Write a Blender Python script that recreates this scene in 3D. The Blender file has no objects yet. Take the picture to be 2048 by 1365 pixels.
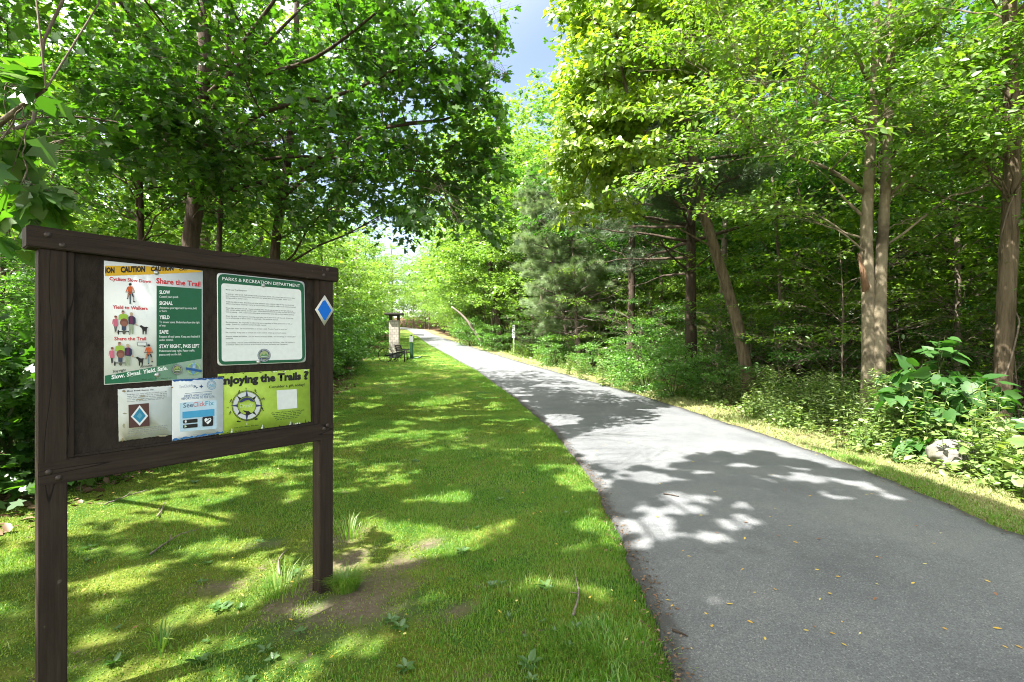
import bpy, bmesh, math, random
import numpy as np
from mathutils import Vector, Matrix

random.seed(11)
rng = np.random.default_rng(11)
C = bpy.context.scene.collection

# ------------------------------------------------------------------ camera geometry
F, CX, HY, CH = 970.0, 1024.0, 692.0, 1.5          # focal length in photo pixels, centre column, horizon row, eye height


def smooth(a, b, x):
    t = np.clip((np.asarray(x, float) - a) / (b - a), 0, 1)
    return t * t * (3 - 2 * t)


_gy = np.arange(-40, 420, 0.5)
_gt = np.array([[-40, 0], [9, 0], [14, .06], [21, .3], [28, .62], [40, 1.4], [52, 2.05], [95, 4.65], [140, 7.5], [420, 14]])
_gz = np.interp(_gy, _gt[:, 0], _gt[:, 1])
_gz = np.convolve(np.pad(_gz, 6, mode='edge'), np.ones(13) / 13, 'valid')


def g(Y):
    return np.interp(Y, _gy, _gz)


_Ys = np.linspace(1, 180, 6000)


def unproj(x, y):
    """photo pixel -> point on the trail's ground profile"""
    f = CH + (HY - y) / F * _Ys - g(_Ys)
    i = np.where(f < 0)[0]
    Y = _Ys[i[0]] if len(i) else _Ys[-1]
    return (x - CX) / F * Y, Y


def W(x, y, Y):
    """photo pixel at depth Y -> world point"""
    return np.array([(x - CX) / F * Y, Y, CH + (HY - y) / F * Y])


_le = [unproj(*p) for p in [(1345, 1365), (1290, 1180), (1240, 1078), (1215, 1030), (1186, 965), (1149, 914), (1109, 862),
                            (1032, 797), (958, 743), (905, 715), (858, 690), (838, 675)]]
_re = [unproj(*p) for p in [(2048, 1080), (1946, 1036), (1693, 927), (1564, 883), (1350, 813), (1260, 785), (1122, 747), (1026, 720),
                            (935, 692), (900, 681), (865, 668)]]
_le = [(.1, -12), (.45, -3), (.62, 0.5)] + _le + [(-20.5, 95), (-27, 108), (-42, 125), (-80, 150)]
_re = [(3.7, -12), (4.15, -3), (4.3, 1.0)] + _re + [(-17.0, 95), (-23, 108), (-38, 127), (-78, 155)]
_le.sort(key=lambda p: p[1]); _re.sort(key=lambda p: p[1])
_lx, _ly = np.array(_le).T
_rx, _ry = np.array(_re).T


def le(Y): return np.interp(Y, _ly, _lx)
def re_(Y): return np.interp(Y, _ry, _rx)


_ll = [unproj(*p) for p in [(0, 1030), (150, 965), (430, 860), (690, 768), (722, 722), (752, 700)]]
_ll = [(-4.2, -12), (-4.3, 2)] + _ll + [(-21.8, 95), (-30, 110)]
_ll.sort(key=lambda p: p[1])
_llx, _lly = np.array(_ll).T


def ll(Y): return np.interp(Y, _lly, _llx)


# ------------------------------------------------------------------ noise
_perm = rng.random((256, 256))


def vnoise(x, y):
    x = np.asarray(x, float); y = np.asarray(y, float)
    xi = np.floor(x).astype(int); yi = np.floor(y).astype(int)
    fx = x - xi; fy = y - yi
    fx = fx * fx * (3 - 2 * fx); fy = fy * fy * (3 - 2 * fy)
    a = _perm[xi & 255, yi & 255]; b = _perm[(xi + 1) & 255, yi & 255]
    c = _perm[xi & 255, (yi + 1) & 255]; d = _perm[(xi + 1) & 255, (yi + 1) & 255]
    return (a * (1 - fx) + b * fx) * (1 - fy) + (c * (1 - fx) + d * fx) * fy


def fbm(x, y, o=3):
    s = 0; a = 1; t = 0
    for k in range(o):
        s = s + a * vnoise(np.asarray(x) * 2 ** k + 17.3 * k, np.asarray(y) * 2 ** k + 9.1 * k); t += a; a *= .5
    return s / t


def ground_z(x, y):
    x = np.asarray(x, float); y = np.asarray(y, float)
    s = x - re_(y)
    z = g(y) - .62 * smooth(1.2, 4.2, s) + 3.2 * smooth(7, 34, s)
    s2 = ll(y) - x
    z = z - .18 * smooth(0, 2.5, s2) + .8 * smooth(12, 40, s2)
    off = np.maximum(smooth(.0, 2.0, s), smooth(0, 2., s2))
    z = z + (fbm(x * .9, y * .9) - .5) * .22 * off + (fbm(x * 1.7 + 40, y * 1.7) - .5) * .05 * (1 - off)
    inside = smooth(-.12, .05, x - le(y)) * smooth(-.12, .05, re_(y) - x)
    return z * (1 - inside) + (g(y) - .04) * inside


# ------------------------------------------------------------------ sun and the shade it leaves
SUN_EL = math.radians(57)
_h = np.array([-.85, -.53]); _h = _h / np.linalg.norm(_h)
SUN = np.array([_h[0] * math.cos(SUN_EL), _h[1] * math.cos(SUN_EL), math.sin(SUN_EL)])


def gpoly(pts):
    return np.array([unproj(*p) for p in pts])


LIT = [gpoly(p) for p in [
    [(1125, 888), (1180, 868), (1320, 850), (1345, 812), (1420, 812), (1570, 885), (1760, 945), (1660, 930), (1560, 908), (1440, 900), (1350, 918), (1290, 938), (1180, 922)],
    [(872, 698), (950, 688), (1110, 738), (1190, 766), (1090, 757), (960, 744), (905, 722)],
    [(835, 668), (880, 668), (930, 684), (880, 690), (850, 684)],
    [(1040, 712), (1300, 792), (1450, 812), (1700, 915), (2048, 1020), (2300, 1080), (2300, 940), (1850, 855), (1500, 780), (1250, 735), (1100, 690)],
    [(665, 1110), (745, 1045), (830, 1045), (900, 1062), (985, 1050), (1030, 1068), (960, 1095), (930, 1120), (860, 1108), (760, 1128), (700, 1122)],
    [(1115, 965), (1150, 925), (1190, 945), (1195, 975), (1150, 985)],
    [(1150, 1050), (1200, 1030), (1250, 1050), (1260, 1100), (1200, 1090)],
    [(1050, 1165), (1100, 1150), (1115, 1180), (1070, 1190)],
    [(120, 1345), (300, 1330), (450, 1285), (470, 1300), (310, 1365), (160, 1400)],
    [(530, 1365), (560, 1320), (620, 1325), (640, 1365), (600, 1400)],
    [(690, 1300), (730, 1280), (760, 1300), (720, 1325)],
    [(300, 1235), (470, 1190), (560, 1150), (600, 1160), (500, 1215), (330, 1260)],
    [(400, 1135), (520, 1110), (610, 1080), (620, 1100), (500, 1140)],
    [(720, 748), (880, 742), (940, 752), (840, 760), (740, 764)],
    [(840, 800), (900, 790), (930, 800), (880, 815), (820, 812)],
    [(800, 870), (850, 862), (870, 885), (820, 890)],
]]


def in_poly(x, y, P):
    r = np.zeros(x.shape, bool)
    n = len(P); j = n - 1
    for i in range(n):
        xi, yi = P[i]; xj, yj = P[j]
        c = ((yi > y) != (yj > y)) & (x < (xj - xi) * (y - yi) / (yj - yi + 1e-12) + xi)
        r ^= c; j = i
    return r


def sunlit(P):
    """which leaf positions hold the light back from a place that lies in the sun"""
    t = (P[:, 2] - g(P[:, 1])) / SUN[2]
    x = P[:, 0] - SUN[0] * t; y = P[:, 1] - SUN[1] * t
    t = (P[:, 2] - g(y)) / SUN[2]
    x = P[:, 0] - SUN[0] * t; y = P[:, 1] - SUN[1] * t
    wx = x + (fbm(x * 3.2, y * 3.2) - .5) * .36; wy = y + (fbm(x * 3.2 + 50, y * 3.2) - .5) * .36
    m = np.zeros(len(x), bool)
    for q in LIT:
        a, b_ = q.min(0) - .4, q.max(0) + .4
        s_ = (wx > a[0]) & (wx < b_[0]) & (wy > a[1]) & (wy < b_[1])
        if not s_.any(): continue
        h_ = np.zeros(s_.sum(), bool)
        for ox, oy in ((0, 0), (.085, .05), (-.085, -.05), (.045, -.075), (-.045, .075)):
            h_ |= in_poly(wx[s_] + ox, wy[s_] + oy, q)
        m[s_] |= h_
    lawn = x < le(y)
    n1 = fbm(x * 2.4 + 3, y * 3.6 + 8)
    m |= lawn & (n1 > np.where(x < -1.0, .585, .62) - .02 * smooth(6, 14, y))
    n2 = fbm(x * 3.2 + 31, y * 3.2)
    near_left = (x - le(y) < 1.0 + .9 * fbm(y * 1.2, 5.5)) & (x > le(y)) & (y > 3.5) & (y < 7.2)
    m |= near_left & (n2 > .46)
    m |= (x > le(y)) & (y > 4.6) & (y < 7.2) & (n2 > .61)
    m |= (x > le(y)) & (x < re_(y)) & (y > 9) & (y < 40) & (fbm(x * .9, y * 1.3 + 77) > .6)
    m |= (x > le(y)) & (y < 4.2) & (n2 > .8)
    return m


# ------------------------------------------------------------------ mesh helpers
def mesh_from(name, V, faces_flat, sizes):
    me = bpy.data.meshes.new(name)
    V = np.asarray(V, np.float32); L = np.asarray(faces_flat, np.int32); S = np.asarray(sizes, np.int32)
    me.vertices.add(len(V)); me.vertices.foreach_set('co', V.ravel())
    me.loops.add(len(L)); me.loops.foreach_set('vertex_index', L)
    me.polygons.add(len(S))
    st = np.concatenate([[0], np.cumsum(S)[:-1]]).astype(np.int32)
    me.polygons.foreach_set('loop_start', st)
    try:
        me.polygons.foreach_set('loop_total', S)
    except Exception:
        pass
    me.update(calc_edges=True)
    return me


class MB:
    """collects pieces of one mesh"""
    def __init__(self): self.V = []; self.F = []; self.M = []; self.n = 0
    def add(self, V, Fs, m=0):
        V = np.asarray(V, float).reshape(-1, 3)
        self.V.append(V)
        for f in Fs: self.F.append([i + self.n for i in f]); self.M.append(m)
        self.n += len(V)
    def box(self, a, b, m=0):
        x0, y0, z0 = a; x1, y1, z1 = b
        self.add([(x0, y0, z0), (x1, y0, z0), (x1, y1, z0), (x0, y1, z0), (x0, y0, z1), (x1, y0, z1), (x1, y1, z1), (x0, y1, z1)],
                 [(0, 3, 2, 1), (4, 5, 6, 7), (0, 1, 5, 4), (1, 2, 6, 5), (2, 3, 7, 6), (3, 0, 4, 7)], m)
    def tube(self, pts, rad, k=8, cap=True, m=0, wob=0.0):
        V, Fs = tube_geo(pts, rad, k, cap, wob); self.add(V, Fs, m)
    def mesh(self, name):
        flat = [i for f in self.F for i in f]; sz = [len(f) for f in self.F]
        me = mesh_from(name, np.concatenate(self.V), flat, sz)
        if any(self.M): me.polygons.foreach_set('material_index', np.array(self.M, np.int32))
        return me


def tube_geo(pts, rad, k=8, cap=True, wob=0.0):
    P = np.asarray(pts, float); n = len(P)
    R = np.broadcast_to(np.asarray(rad, float), (n,))
    T = np.gradient(P, axis=0); T /= (np.linalg.norm(T, axis=1, keepdims=True) + 1e-9)
    ref = np.array([0, 0, 1.]) if abs(T[0][2]) < .9 else np.array([1., 0, 0])
    a = ref - T * (T @ ref)[:, None]
    a /= (np.linalg.norm(a, axis=1, keepdims=True) + 1e-9)
    b = np.cross(T, a)
    th = np.arange(k) * 2 * math.pi / k
    rr = R[:, None] * np.ones(k)[None]
    if wob:
        ph = rng.random(4) * 6
        s = np.arange(n)[:, None]
        rr = rr * (1 + wob * (np.sin(2 * th[None] + ph[0] + s * .35) + .7 * np.sin(3 * th[None] + ph[1] - s * .22) + .6 * np.sin(5 * th[None] + ph[2] + s * .8)) / 2)
    V = P[:, None] + rr[..., None] * (np.cos(th)[None, :, None] * a[:, None] + np.sin(th)[None, :, None] * b[:, None])
    Fs = []
    for i in range(n - 1):
        for j in range(k):
            j2 = (j + 1) % k
            Fs.append((i * k + j, i * k + j2, (i + 1) * k + j2, (i + 1) * k + j))
    if cap:
        Fs.append(tuple(range(k - 1, -1, -1))); Fs.append(tuple(range((n - 1) * k, n * k)))
    return V.reshape(-1, 3), Fs


def link(o): C.objects.link(o); return o


def obj(name, me, mats, parent=None, smooth_=False, loc=None):
    o = bpy.data.objects.new(name, me)
    for m in (mats if isinstance(mats, (list, tuple)) else [mats]):
        if len(me.materials) < (len(mats) if isinstance(mats, (list, tuple)) else 1): me.materials.append(m)
    if smooth_: me.polygons.foreach_set('use_smooth', np.ones(len(me.polygons), bool))
    if parent: o.parent = parent
    if loc is not None: o.location = loc
    return link(o)


def tag(o, label=None, cat=None, group=None, kind=None):
    if label: o['label'] = label
    if cat: o['category'] = cat
    if group: o['group'] = group
    if kind: o['kind'] = kind
    return o


def empty(name, loc=(0, 0, 0), rz=0):
    o = bpy.data.objects.new(name, None); o.location = [float(v) for v in loc]; o.rotation_euler = (0, 0, rz)
    o.empty_display_size = .2
    return link(o)


def dup(root, loc, rz=0, sc=1.0, label=None, group=None, tilt=(0, 0)):
    r = root.copy(); link(r); r.location = [float(v) for v in loc]; r.rotation_euler = (tilt[0], tilt[1], rz)
    r.scale = (sc, sc, sc) if not isinstance(sc, tuple) else sc
    if label: r['label'] = label
    if group: r['group'] = group
    for ch in list(root.children):
        c = ch.copy(); link(c); c.parent = r
        for gg in ch.children:
            d = gg.copy(); link(d); d.parent = c
    return r


# ------------------------------------------------------------------ materials
def new_mat(name):
    m = bpy.data.materials.new(name); m.use_nodes = True
    nt = m.node_tree; nt.nodes.clear()
    out = nt.nodes.new('ShaderNodeOutputMaterial')
    return m, nt, out


def N(nt, typ, **kw):
    n = nt.nodes.new(typ)
    for k, v in kw.items():
        if k.startswith('in_'):
            key = k[3:]
            n.inputs[int(key) if key.isdigit() else key.replace('_', ' ')].default_value = v
        else: setattr(n, k, v)
    return n


def ramp(nt, stops):
    r = nt.nodes.new('ShaderNodeValToRGB'); cr = r.color_ramp
    while len(cr.elements) < len(stops): cr.elements.new(.5)
    for e, (p, c) in zip(cr.elements, stops): e.position = p; e.color = (*c, 1)
    return r


def leaf_mat(name, cols, trans=1.0, tcol=(1.5, 1.75, .55), gloss=.05, rough=.42, tmix=.45, big=.5):
    m, nt, out = new_mat(name); L = nt.links
    geo = N(nt, 'ShaderNodeNewGeometry')
    r = ramp(nt, [(i / (len(cols) - 1), c) for i, c in enumerate(cols)])
    tc = N(nt, 'ShaderNodeTexCoord')
    nz = N(nt, 'ShaderNodeTexNoise', in_Scale=big, in_Detail=2.0)
    L.new(tc.outputs['Object'], nz.inputs['Vector'])
    # value for the ramp: mostly per leaf, partly per clump
    ad = N(nt, 'ShaderNodeMath', operation='MULTIPLY_ADD'); ad.inputs[1].default_value = .62
    L.new(geo.outputs['Random Per Island'], ad.inputs[0])
    sc = N(nt, 'ShaderNodeMapRange'); sc.inputs[1].default_value = .3; sc.inputs[2].default_value = .7; sc.inputs[3].default_value = 0; sc.inputs[4].default_value = .38
    L.new(nz.outputs[0], sc.inputs[0]); L.new(sc.outputs[0], ad.inputs[2]); L.new(ad.outputs[0], r.inputs[0])
    d = N(nt, 'ShaderNodeBsdfDiffuse'); L.new(r.outputs[0], d.inputs[0])
    mul = N(nt, 'ShaderNodeMix', data_type='RGBA', blend_type='MULTIPLY'); mul.inputs[0].default_value = 1
    L.new(r.outputs[0], mul.inputs[6]); mul.inputs[7].default_value = (tcol[0] * trans, tcol[1] * trans, tcol[2] * trans, 1)
    t = N(nt, 'ShaderNodeBsdfTranslucent'); L.new(mul.outputs[2], t.inputs[0])
    mx = N(nt, 'ShaderNodeMixShader'); mx.inputs[0].default_value = tmix
    L.new(d.outputs[0], mx.inputs[1]); L.new(t.outputs[0], mx.inputs[2])
    gl = N(nt, 'ShaderNodeBsdfGlossy'); gl.inputs['Roughness'].default_value = rough; gl.inputs[0].default_value = (.9, 1, .9, 1)
    m2 = N(nt, 'ShaderNodeMixShader'); m2.inputs[0].default_value = gloss
    L.new(mx.outputs[0], m2.inputs[1]); L.new(gl.outputs[0], m2.inputs[2])
    L.new(m2.outputs[0], out.inputs[0])
    return m


def bark_mat(name, dark, light, scale=14, stretch=.18, bump=.5, patch=None):
    m, nt, out = new_mat(name); L = nt.links
    tc = N(nt, 'ShaderNodeTexCoord'); mp = N(nt, 'ShaderNodeMapping'); mp.inputs['Scale'].default_value = (1, 1, stretch)
    L.new(tc.outputs['Object'], mp.inputs[0])
    nz = N(nt, 'ShaderNodeTexNoise', in_Scale=scale, in_Detail=7.0, in_Roughness=.65); L.new(mp.outputs[0], nz.inputs['Vector'])
    r = ramp(nt, [(.3, dark), (.7, light)]); L.new(nz.outputs[0], r.inputs[0])
    col = r.outputs[0]
    nz2 = N(nt, 'ShaderNodeTexNoise', in_Scale=2.6, in_Detail=4.0); L.new(tc.outputs['Object'], nz2.inputs['Vector'])
    mr = N(nt, 'ShaderNodeMapRange'); mr.inputs[1].default_value = .5; mr.inputs[2].default_value = .66
    L.new(nz2.outputs[0], mr.inputs[0])
    mx = N(nt, 'ShaderNodeMix', data_type='RGBA'); L.new(mr.outputs[0], mx.inputs[0]); L.new(col, mx.inputs[6])
    mx.inputs[7].default_value = (*(patch or tuple(c * .7 for c in light)), 1)
    b = N(nt, 'ShaderNodeBsdfPrincipled'); b.inputs['Roughness'].default_value = .9
    b.inputs['Specular IOR Level'].default_value = .15
    L.new(mx.outputs[2], b.inputs['Base Color'])
    bp = N(nt, 'ShaderNodeBump', in_Strength=bump, in_Distance=.06); L.new(nz.outputs[0], bp.inputs['Height']); L.new(bp.outputs[0], b.inputs['Normal'])
    L.new(b.outputs[0], out.inputs[0])
    return m


def plain(name, col, rough=.6, metal=0, var=.12, scale=20, spec=.4, bump=0):
    m, nt, out = new_mat(name); L = nt.links
    tc = N(nt, 'ShaderNodeTexCoord')
    nz = N(nt, 'ShaderNodeTexNoise', in_Scale=scale, in_Detail=5.0); L.new(tc.outputs['Object'], nz.inputs['Vector'])
    r = ramp(nt, [(.3, tuple(c * (1 - var) for c in col)), (.7, tuple(min(1, c * (1 + var)) for c in col))]); L.new(nz.outputs[0], r.inputs[0])
    b = N(nt, 'ShaderNodeBsdfPrincipled'); b.inputs['Roughness'].default_value = rough; b.inputs['Metallic'].default_value = metal
    b.inputs['Specular IOR Level'].default_value = spec
    L.new(r.outputs[0], b.inputs['Base Color'])
    if bump:
        bp = N(nt, 'ShaderNodeBump', in_Strength=bump, in_Distance=.01); L.new(nz.outputs[0], bp.inputs['Height']); L.new(bp.outputs[0], b.inputs['Normal'])
    L.new(b.outputs[0], out.inputs[0])
    return m


_ink = {}


def ink(col, rough=.5):
    k = tuple(round(c, 3) for c in col)
    if k not in _ink: _ink[k] = plain('print_ink', col, rough, var=.04, scale=40, spec=.3)
    return _ink[k]

# ------------------------------------------------------------------ render, world, sun, camera
sc = bpy.context.scene
sc.render.engine = 'CYCLES'
cy = sc.cycles
cy.use_denoising = True; cy.filter_width = 1.05
try: cy.denoiser = 'OPENIMAGEDENOISE'
except Exception: pass
cy.max_bounces = 10; cy.diffuse_bounces = 5; cy.glossy_bounces = 2; cy.transmission_bounces = 6; cy.transparent_max_bounces = 8
cy.sample_clamp_indirect = 8
sc.view_settings.view_transform = 'Standard'
sc.view_settings.look = 'None'
sc.view_settings.exposure = EXPOSURE = 3.05
sc.view_settings.gamma = 1

SKY_FILL = 4.5
w = bpy.data.worlds.new('World'); sc.world = w; w.use_nodes = True
nt = w.node_tree; nt.nodes.clear()
sky = nt.nodes.new('ShaderNodeTexSky'); sky.sky_type = 'NISHITA'; sky.sun_disc = False
sky.sun_elevation = SUN_EL; sky.sun_rotation = math.atan2(SUN[0], SUN[1])
sky.air_density = 1.0; sky.dust_density = .5; sky.ozone_density = 1.0
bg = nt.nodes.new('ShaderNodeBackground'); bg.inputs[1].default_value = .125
wo = nt.nodes.new('ShaderNodeOutputWorld')
tint = nt.nodes.new('ShaderNodeMix'); tint.data_type = 'RGBA'; tint.blend_type = 'MULTIPLY'; tint.inputs[0].default_value = 1; tint.inputs[7].default_value = (1.12, .95, .88, 1)
nt.links.new(sky.outputs[0], tint.inputs[6])
# bright glow added round the sun as fill for the shade, blue sky elsewhere
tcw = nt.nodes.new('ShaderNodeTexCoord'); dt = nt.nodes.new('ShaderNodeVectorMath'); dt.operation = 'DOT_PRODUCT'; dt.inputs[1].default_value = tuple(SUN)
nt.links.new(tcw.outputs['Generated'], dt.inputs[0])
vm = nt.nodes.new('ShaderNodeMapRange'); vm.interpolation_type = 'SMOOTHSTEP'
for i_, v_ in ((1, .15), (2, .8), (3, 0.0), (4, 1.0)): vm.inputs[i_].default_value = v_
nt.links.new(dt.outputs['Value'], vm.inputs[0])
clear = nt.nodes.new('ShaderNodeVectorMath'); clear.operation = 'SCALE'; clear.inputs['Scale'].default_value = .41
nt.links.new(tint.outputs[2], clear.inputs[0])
sky_fill = nt.nodes.new('ShaderNodeMix'); sky_fill.data_type = 'RGBA'; sky_fill.inputs[7].default_value = (SKY_FILL * 1.03, SKY_FILL, SKY_FILL * .93, 1)
nt.links.new(vm.outputs[0], sky_fill.inputs[0]); nt.links.new(clear.outputs[0], sky_fill.inputs[6]); nt.links.new(sky_fill.outputs[2], bg.inputs[0])
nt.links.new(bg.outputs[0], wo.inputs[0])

sd = bpy.data.lights.new('sun', 'SUN'); sd.energy = 3.15; sd.angle = math.radians(.53); sd.color = (1, .95, .86)
so = link(bpy.data.objects.new('sun', sd)); so.location = (-20, -15, 40)
so.rotation_euler = Vector(tuple(-SUN)).to_track_quat('-Z', 'Y').to_euler()

cd = bpy.data.cameras.new('camera'); cam = link(bpy.data.objects.new('camera', cd))
cam.location = (0, 0, CH); cam.rotation_euler = (math.pi / 2, 0, 0)
cd.sensor_width = 36; cd.lens = F / 2048 * 36; cd.shift_y = (HY - 682.5) / 2048
cd.clip_start = .05; cd.clip_end = 2000
sc.camera = cam

# ------------------------------------------------------------------ ground sheet
def spread(a, b, d0, c, k):
    """coordinates from a to b, spacing d0 near c and growing with distance"""
    r = [c]; x = c
    while x < b: x += d0 + max(0, abs(x - c) - 9) * k; r.append(x)
    x = c
    while x > a: x -= d0 + max(0, abs(x - c) - 9) * k; r.append(x)
    return np.array(sorted(r))


gx = spread(-320, 320, .16, 0, .09); gy = spread(-60, 400, .16, 4, .05)
X, Y = np.meshgrid(gx, gy)
Z = ground_z(X, Y)
nx, ny = len(gx), len(gy)
idx = np.arange(nx * ny).reshape(ny, nx)
quads = np.stack([idx[:-1, :-1], idx[:-1, 1:], idx[1:, 1:], idx[1:, :-1]], -1).reshape(-1, 4)
me = mesh_from('ground', np.stack([X, Y, Z], -1).reshape(-1, 3), quads.ravel(), np.full(len(quads), 4))


def verge_w(y): return .62 + .45 * fbm(np.asarray(y) * .7, 3.3)


def lawn_mask(x, y):
    wob = (fbm(x * 1.3 + 5, y * 1.3) - .5) * .9
    a = smooth(-.25, .35, x - ll(y) + wob) * smooth(-.3, .1, le(y) - x + .3)
    return a


def verge_mask(x, y):
    s = x - re_(y)
    wob = (fbm(x * 1.6, y * 1.6 + 9) - .5) * .9
    return smooth(-.2, .0, s) * (1 - smooth(0, .8, s - verge_w(y) + wob))


def dirt_mask(x, y):
    d = 0
    for (px, py, r) in [(730, 1185, .34), (700, 1120, .2), (660, 1230, .2), (640, 1180, .15), (560, 1230, .15), (800, 1130, .16), (430, 1180, .1),
                        (930, 1220, .1), (1290, 1280, .1), (860, 1085, .16), (540, 1090, .08), (700, 1075, .16)]:
        qx, qy = unproj(px, py)
        d = np.maximum(d, 1 - smooth(.35, 1.15, np.hypot(x - qx, (y - qy) * .9) / r + (fbm(x * 6, y * 6) - .5) * 1.7))
    return d


for nm, fn in (('lawn', lawn_mask), ('verge', verge_mask), ('dirt', dirt_mask)):
    at = me.attributes.new(nm, 'FLOAT', 'POINT'); at.data.foreach_set('value', fn(X, Y).astype(np.float32).ravel())

m, nt, out = new_mat('ground_cover'); L = nt.links
tc = N(nt, 'ShaderNodeTexCoord')


def noise(scale, detail=5.0, rough=.6):
    n = N(nt, 'ShaderNodeTexNoise', in_Scale=scale, in_Detail=detail, in_Roughness=rough); L.new(tc.outputs['Object'], n.inputs['Vector']); return n


def mix(fac, a, b):
    x = N(nt, 'ShaderNodeMix', data_type='RGBA'); L.new(fac, x.inputs[0]); L.new(a, x.inputs[6]); L.new(b, x.inputs[7]); return x.outputs[2]


def attr(nm): return N(nt, 'ShaderNodeAttribute', attribute_name=nm).outputs['Fac']


def rng_(src, a, b):
    x = N(nt, 'ShaderNodeMapRange'); x.inputs[1].default_value = a; x.inputs[2].default_value = b; L.new(src, x.inputs[0]); return x.outputs[0]


lit = ramp(nt, [(.25, (.035, .022, .014)), (.5, (.085, .05, .03)), (.62, (.13, .08, .05)), (.8, (.2, .14, .09))]); L.new(noise(9, 8, .75).outputs[0], lit.inputs[0])
moss = ramp(nt, [(.3, (.07, .095, .014)), (.5, (.12, .15, .024)), (.7, (.18, .185, .045))]); L.new(noise(7, 6, .7).outputs[0], moss.inputs[0])
turf = ramp(nt, [(.3, (.03, .075, .012)), (.7, (.06, .14, .02))]); L.new(noise(30, 5, .7).outputs[0], turf.inputs[0])
soil = ramp(nt, [(.3, (.085, .065, .047)), (.55, (.15, .118, .088)), (.75, (.24, .2, .16))]); L.new(noise(38, 8, .75).outputs[0], soil.inputs[0])
dry = ramp(nt, [(.3, (.11, .13, .045)), (.5, (.20, .19, .085)), (.7, (.33, .28, .18))]); L.new(noise(16, 7, .75).outputs[0], dry.inputs[0])
gr = mix(rng_(noise(1.4, 4).outputs[0], .42, .58), moss.outputs[0], turf.outputs[0])
gr = mix(rng_(noise(3.1, 6, .7).outputs[0], .60, .68), gr, soil.outputs[0])
gr = mix(attr('dirt'), gr, soil.outputs[0])
col = mix(attr('lawn'), lit.outputs[0], gr)
col = mix(attr('verge'), col, dry.outputs[0])
b = N(nt, 'ShaderNodeBsdfPrincipled'); b.inputs['Roughness'].default_value = .95; b.inputs['Specular IOR Level'].default_value = .1
L.new(col, b.inputs['Base Color'])
bp = N(nt, 'ShaderNodeBump', in_Strength=.7, in_Distance=.03); L.new(noise(45, 8, .8).outputs[0], bp.inputs['Height']); L.new(bp.outputs[0], b.inputs['Normal'])
L.new(b.outputs[0], out.inputs[0])
tag(obj('ground', me, m, smooth_=True), kind='structure')

# ------------------------------------------------------------------ the asphalt trail
py_ = np.concatenate([np.arange(-10, 16, .12), np.arange(16, 150, .6)])
cols = np.linspace(0, 1, 13)
jl = (fbm(py_ * 2.2, 1.5) - .5) * .12 + (fbm(py_ * 9, 7.5, 2) - .5) * .07
jr = (fbm(py_ * 2.2, 21.5) - .5) * .12 + (fbm(py_ * 9, 27.5, 2) - .5) * .07
A = le(py_) + jl; B = re_(py_) + jr
PX = A[:, None] + (B - A)[:, None] * cols[None]
PY = np.repeat(py_[:, None], 13, 1)
PZ = g(PY) + .03 * (1 - (2 * cols[None] - 1) ** 2) + .012 + (fbm(PX * 1.1, PY * 1.1) - .5) * .015
n = len(py_)
top = np.stack([PX, PY, PZ], -1)
skl = np.stack([A - .02, py_, g(py_) - .1], -1)[:, None]; skr = np.stack([B + .02, py_, g(py_) - .1], -1)[:, None]
V = np.concatenate([skl, top, skr], 1); k = V.shape[1]
idx = np.arange(n * k).reshape(n, k)
q = np.stack([idx[:-1, :-1], idx[:-1, 1:], idx[1:, 1:], idx[1:, :-1]], -1).reshape(-1, 4)
me = mesh_from('trail', V.reshape(-1, 3), q.ravel(), np.full(len(q), 4))
ed = np.minimum(V[..., 0] - (A[:, None]), B[:, None] - V[..., 0])
at = me.attributes.new('edge', 'FLOAT', 'POINT'); at.data.foreach_set('value', np.clip(ed, 0, 2).astype(np.float32).ravel())
m, nt, out = new_mat('asphalt'); L = nt.links
tc = N(nt, 'ShaderNodeTexCoord')
agg = N(nt, 'ShaderNodeTexVoronoi', in_Scale=165.0); L.new(tc.outputs['Object'], agg.inputs['Vector'])
r1 = ramp(nt, [(0, (.068, .074, .083)), (.45, (.108, .117, .130)), (.82, (.145, .155, .166)), (1, (.27, .28, .285))]); L.new(agg.outputs['Color'], r1.inputs[0])
r2 = ramp(nt, [(.25, (.72, .71, .70)), (.5, (1, .985, .96)), (.75, (1.25, 1.2, 1.12))]); L.new(noise(1.1, 6, .65).outputs[0], r2.inputs[0])
mu = N(nt, 'ShaderNodeMix', data_type='RGBA', blend_type='MULTIPLY'); mu.inputs[0].default_value = 1; L.new(r1.outputs[0], mu.inputs[6]); L.new(r2.outputs[0], mu.inputs[7])
# darker, newer tar along the two margins and a few stains
em = N(nt, 'ShaderNodeMath', operation='MULTIPLY_ADD'); L.new(noise(6, 5, .7).outputs[0], em.inputs[0]); em.inputs[1].default_value = -.22; L.new(attr('edge'), em.inputs[2])
ef = N(nt, 'ShaderNodeMapRange'); ef.inputs[1].default_value = -.08; ef.inputs[2].default_value = .0; ef.inputs[3].default_value = .7; ef.inputs[4].default_value = 0; L.new(em.outputs[0], ef.inputs[0])
dk = N(nt, 'ShaderNodeRGB'); dk.outputs[0].default_value = (.045, .043, .042, 1)
c1 = mix(ef.outputs[0], mu.outputs[2], dk.outputs[0])
st = rng_(noise(.9, 3, .5).outputs[0], .66, .74)
sf = N(nt, 'ShaderNodeMath', operation='MULTIPLY'); sf.inputs[1].default_value = .45; L.new(st, sf.inputs[0])
c1 = mix(sf.outputs[0], c1, dk.outputs[0])
b = N(nt, 'ShaderNodeBsdfPrincipled'); b.inputs['Roughness'].default_value = .85; b.inputs['Specular IOR Level'].default_value = .3
L.new(c1, b.inputs['Base Color'])
bp = N(nt, 'ShaderNodeBump', in_Strength=.45, in_Distance=.004); L.new(agg.outputs['Distance'], bp.inputs['Height']); L.new(bp.outputs[0], b.inputs['Normal'])
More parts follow.
